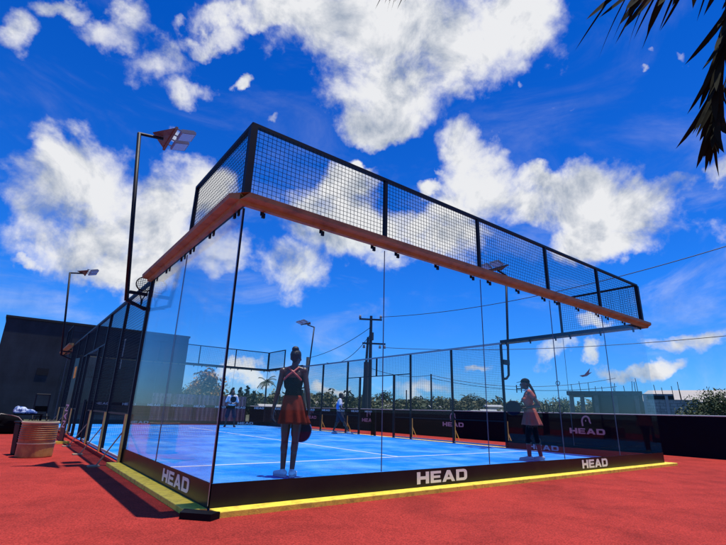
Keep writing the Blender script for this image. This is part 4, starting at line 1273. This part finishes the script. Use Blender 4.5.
def noise_n(vec, scale, detail=6, rough=.55, dist=0.0):
    n_ = N.new('ShaderNodeTexNoise'); n_.inputs['Scale'].default_value = scale; n_.inputs['Detail'].default_value = detail
    n_.inputs['Roughness'].default_value = rough; n_.inputs['Distortion'].default_value = dist
    L.new(vec, n_.inputs['Vector']); return n_
cmb = N.new('ShaderNodeCombineXYZ'); L.new(az, cmb.inputs[0]); L.new(el, cmb.inputs[1])
wn = noise_n(dirv, 9.0, 6, .55)
wv = vmath('SCALE', vmath('SUBTRACT', wn.outputs['Color'], (.5, .5, .5))); wv.node.inputs['Scale'].default_value = .17
pos = vmath('ADD', cmb.outputs[0], wv)
# cloud masses: azimuth, elevation and a 2x2 shape matrix each
CL = [(-0.08,0.678,13.71,4.44,-19.78,42.94),(0.025,0.681,10.2,2.93,-9.81,26.28),(0.126,0.662,10.11,2.46,-5.92,19.71),(0.199,0.634,15.64,3.27,-7.44,29.47),(0.237,0.735,11.29,2.5,-9.54,40.45),(0.308,0.688,33.42,6.01,-13.04,67.14),(-0.135,0.604,23.88,7.49,-9.24,18.6),(-0.008,0.426,11.79,2.76,-5.03,15.7),(-0.042,0.35,13.96,3.26,-3.14,10.46),(0.073,0.402,9.09,1.9,-2.92,11.14),(0.075,0.305,6.71,1.33,-2.87,13.48),(0.173,0.382,8.37,1.5,-1.94,9.45),(0.268,0.435,14.32,2.22,-2.53,14.1),(0.319,0.337,11.55,1.53,-1.84,13.73),(0.155,0.264,8.95,1.56,-3.72,22.51),(-0.027,0.229,25.9,5.67,-14.67,68.69),(0.177,0.528,23.43,4.58,-12.56,50.61),(0.672,0.808,3.31,0.12,-0.07,12.71),(0.879,0.773,4.63,-0.29,0.98,10.23),(0.703,0.7,5.7,0.1,0.08,11.46),(0.683,0.628,8.73,0.21,-0.12,24.93),(0.418,0.813,4.95,0.8,-4.3,33.01),(1.047,0.774,14.41,-2.04,2.56,13.42),(0.29,0.781,9.65,2.06,-7.46,36.56),(0.512,0.43,9.06,0.7,-0.98,12.72),(0.594,0.483,11.88,0.61,-0.9,19.28),(0.659,0.398,6.73,0.19,-0.34,15.07),(0.479,0.311,9.93,0.82,-1.16,15.08),(0.791,0.402,10.57,-0.16,0.44,17.55),(0.86,0.384,10.86,-0.41,0.84,17.68),(0.63,0.523,28.36,1.14,-1.85,58.71),(0.805,0.509,25.5,-0.54,2.02,47.18),(0.895,0.566,12.88,-0.71,1.47,16.38),(0.924,0.493,9.76,-0.61,1.22,13.3),(1.033,0.451,7.74,-0.75,1.75,13.51),(1.144,0.426,8.5,-1.11,2.16,12.58),(1.233,0.398,10.24,-1.59,2.94,14.49),(1.161,0.344,8.66,-1.13,3.33,22.86),(1.29,0.43,17.42,-3.06,7.48,29.91),(0.874,0.442,11.89,-0.52,1.32,21.19),(1.07,0.495,14.59,-1.63,4.42,27.64),(1.365,0.413,29.99,-5.88,10.03,35.1),(1.116,0.114,46.96,-5.25,1.31,51.8),(1.055,0.128,29.5,-2.77,0.98,41.78),(0.592,0.048,15.45,0.73,-1.49,47.79),(0.881,0.084,26.8,-1.13,-0.57,60.38),(0.775,0.053,11.74,-0.11,-1.17,53.41),(1.273,0.132,13.41,-2.09,2.35,40.17),(1.315,0.645,67.6,-14.97,51.25,146.14),(1.365,0.623,44.74,-10.47,37.84,98.64),(1.141,0.628,28.96,-4.43,24.97,108.25),(1.291,0.622,66.8,-13.85,37.42,114.31),(1.056,0.66,71.57,-8.97,12.58,67.36),(0.418,0.63,39.46,4.99,-11.23,84.29),(1.14,0.168,18.82,-2.23,2.86,51.29),(1.197,0.086,15.55,-2.1,1.15,60.95),(0.388,0.074,9.79,1.05,-1.97,40.47)]
WEAK = {1, 2, 3, 24, 27, 0, 4, 5, 6, 13, 15, 16, 38, 41, 44, 45, 46, 47, 48, 49, 50, 51, 52, 53, 54, 55, 56, 42, 43, 7, 8}
acc = None
for i, (a0, e0, m11, m12, m21, m22) in enumerate(CL):
    q = vmath('SUBTRACT', pos, (a0, e0, 0))
    k1 = vmath('DOT_PRODUCT', q, (m11, m12, 0)); k2 = vmath('DOT_PRODUCT', q, (m21, m22, 0))
    d2 = math_n('MULTIPLY_ADD', k1, k1, math_n('MULTIPLY', k2, k2))
    if i in WEAK: d2 = math_n('ADD', d2, (1.4 if i == 50 else .95) if i in (48, 49, 50, 51, 52, 53) else .45)
    if acc is None: acc = d2
    else:
        acc = math_n('SMOOTH_MIN', acc, d2, .35)
field = math_n('SUBTRACT', 1.0, acc)
# sky behind the viewer: scattered fair-weather cloud from noise alone
wide = noise_n(dirv, 2.2, 7, .55)
behind = math_n('MULTIPLY_ADD', wide.outputs['Fac'], 5.0, -3.4)
face = vmath('DOT_PRODUCT', dirv, (math.sin(YAW), math.cos(YAW), 0))
bm_ = N.new('ShaderNodeMapRange'); bm_.inputs['From Min'].default_value = .15; bm_.inputs['From Max'].default_value = .45
bm_.inputs['To Min'].default_value = 0; bm_.inputs['To Max'].default_value = -3.0
L.new(face, bm_.inputs[0])
field = math_n('MAXIMUM', field, math_n('ADD', behind, bm_.outputs[0]))
n1 = noise_n(dirv, 7.0, 10, .60, .3)
nf = noise_n(dirv, 26.0, 8, .62, .2)
field = math_n('MULTIPLY_ADD', math_n('SUBTRACT', n1.outputs['Fac'], .5), 3.0, field)
field = math_n('MULTIPLY_ADD', math_n('SUBTRACT', nf.outputs['Fac'], .5), 1.1, field)
mask = N.new('ShaderNodeMapRange'); mask.interpolation_type = 'SMOOTHSTEP'
mask.inputs['From Min'].default_value = -.45; mask.inputs['From Max'].default_value = .85
L.new(field, mask.inputs[0])
# thin high veil
vv = N.new('ShaderNodeMapping'); vv.inputs['Scale'].default_value = (1.0, 1.0, 2.6); vv.inputs['Rotation'].default_value = (0, .25, 0)
L.new(dirv, vv.inputs[0])
n3 = noise_n(vv.outputs[0], 3.4, 9, .62, .6)
veil = N.new('ShaderNodeMapRange'); veil.interpolation_type = 'SMOOTHSTEP'
veil.inputs['From Min'].default_value = .50; veil.inputs['From Max'].default_value = .80; veil.inputs['To Max'].default_value = .30
L.new(n3.outputs['Fac'], veil.inputs[0])
vlow = N.new('ShaderNodeMapRange'); vlow.inputs['From Min'].default_value = .30; vlow.inputs['From Max'].default_value = .55
vlow.inputs['To Min'].default_value = 1.15; vlow.inputs['To Max'].default_value = .35
L.new(el, vlow.inputs[0])
mfin = math_n('MAXIMUM', mask.outputs[0], math_n('MULTIPLY', veil.outputs[0], vlow.outputs[0]))
# billow relief: parts facing up are bright, undersides grey
upv = vmath('ADD', dirv, (.010, -.006, .035))
n1b = noise_n(upv, 7.0, 10, .60, .3)
rel = math_n('SUBTRACT', n1.outputs['Fac'], n1b.outputs['Fac'])
n2 = noise_n(dirv, 5.5, 7, .55)
shd = math_n('ADD', math_n('MULTIPLY_ADD', rel, 2.5, .60), math_n('MULTIPLY_ADD', n2.outputs['Fac'], 1.9, -.95))
gr = N.new('ShaderNodeValToRGB')
gr.color_ramp.elements[0].position = .10; gr.color_ramp.elements[0].color = (.36, .43, .56, 1)
gr.color_ramp.elements[1].position = .70; gr.color_ramp.elements[1].color = (.93, .94, .97, 1)
L.new(shd, gr.inputs[0])
cs = N.new('ShaderNodeMixRGB'); cs.blend_type = 'MULTIPLY'; cs.inputs[0].default_value = 1
L.new(gr.outputs[0], cs.inputs[1]); cs.inputs[2].default_value = (.90 / SKY, .90 / SKY, .90 / SKY, 1)
# deepen the blue of the clear sky
sat = N.new('ShaderNodeHueSaturation'); sat.inputs['Saturation'].default_value = 1.25; sat.inputs['Value'].default_value = 1.0
L.new(sky.outputs[0], sat.inputs['Color'])
tr_ = N.new('ShaderNodeValToRGB')
tr_.color_ramp.elements[0].position = 0.0; tr_.color_ramp.elements[0].color = (.20, .44, .88, 1)
tr_.color_ramp.elements[1].position = .75; tr_.color_ramp.elements[1].color = (.015, .355, .84, 1)
e_ = tr_.color_ramp.elements.new(.25); e_.color = (.10, .46, .97, 1)
L.new(el, tr_.inputs[0])
tint = N.new('ShaderNodeMixRGB'); tint.blend_type = 'MULTIPLY'; tint.inputs[0].default_value = 1
tsc = vmath('SCALE', tr_.outputs[0]); tsc.node.inputs['Scale'].default_value = 2.0
L.new(sat.outputs[0], tint.inputs[1]); L.new(tsc, tint.inputs[2])
fin = N.new('ShaderNodeMixRGB')
L.new(mfin, fin.inputs[0]); L.new(tint.outputs[0], fin.inputs[1]); L.new(cs.outputs[0], fin.inputs[2])
L.new(fin.outputs[0], bg.inputs[0])
w.cycles.sampling_method = 'MANUAL'; w.cycles.sample_map_resolution = 512

# sun
sl = bpy.data.lights.new('sun', 'SUN'); sl.energy = 4.6; sl.angle = R(.5); sl.color = (1, .96, .90)
so_ = bpy.data.objects.new('sun', sl); C.objects.link(so_)
so_.rotation_euler = SUN_DIR.to_track_quat('Z', 'Y').to_euler()

# ------------------------------------------------------------------ camera
cd = bpy.data.cameras.new('camera'); co = bpy.data.objects.new('camera', cd); C.objects.link(co)
cd.sensor_width = 36; cd.lens = FPX / 726 * 36
cd.clip_start = .05; cd.clip_end = 9000
mw = Matrix((ri, up, -fw)).transposed().to_4x4(); mw.translation = CAM
co.matrix_world = mw
sc.camera = co

sc.render.engine = 'CYCLES'
sc.cycles.max_bounces = 24
sc.cycles.transparent_max_bounces = 40
sc.cycles.glossy_bounces = 4
sc.cycles.diffuse_bounces = 4
sc.cycles.caustics_reflective = False
sc.cycles.caustics_refractive = False
sc.cycles.use_denoising = True
vs_ = sc.view_settings
vs_.view_transform = 'Standard'; vs_.look = 'None'; vs_.gamma = 1; vs_.use_curve_mapping = False; vs_.exposure = 0
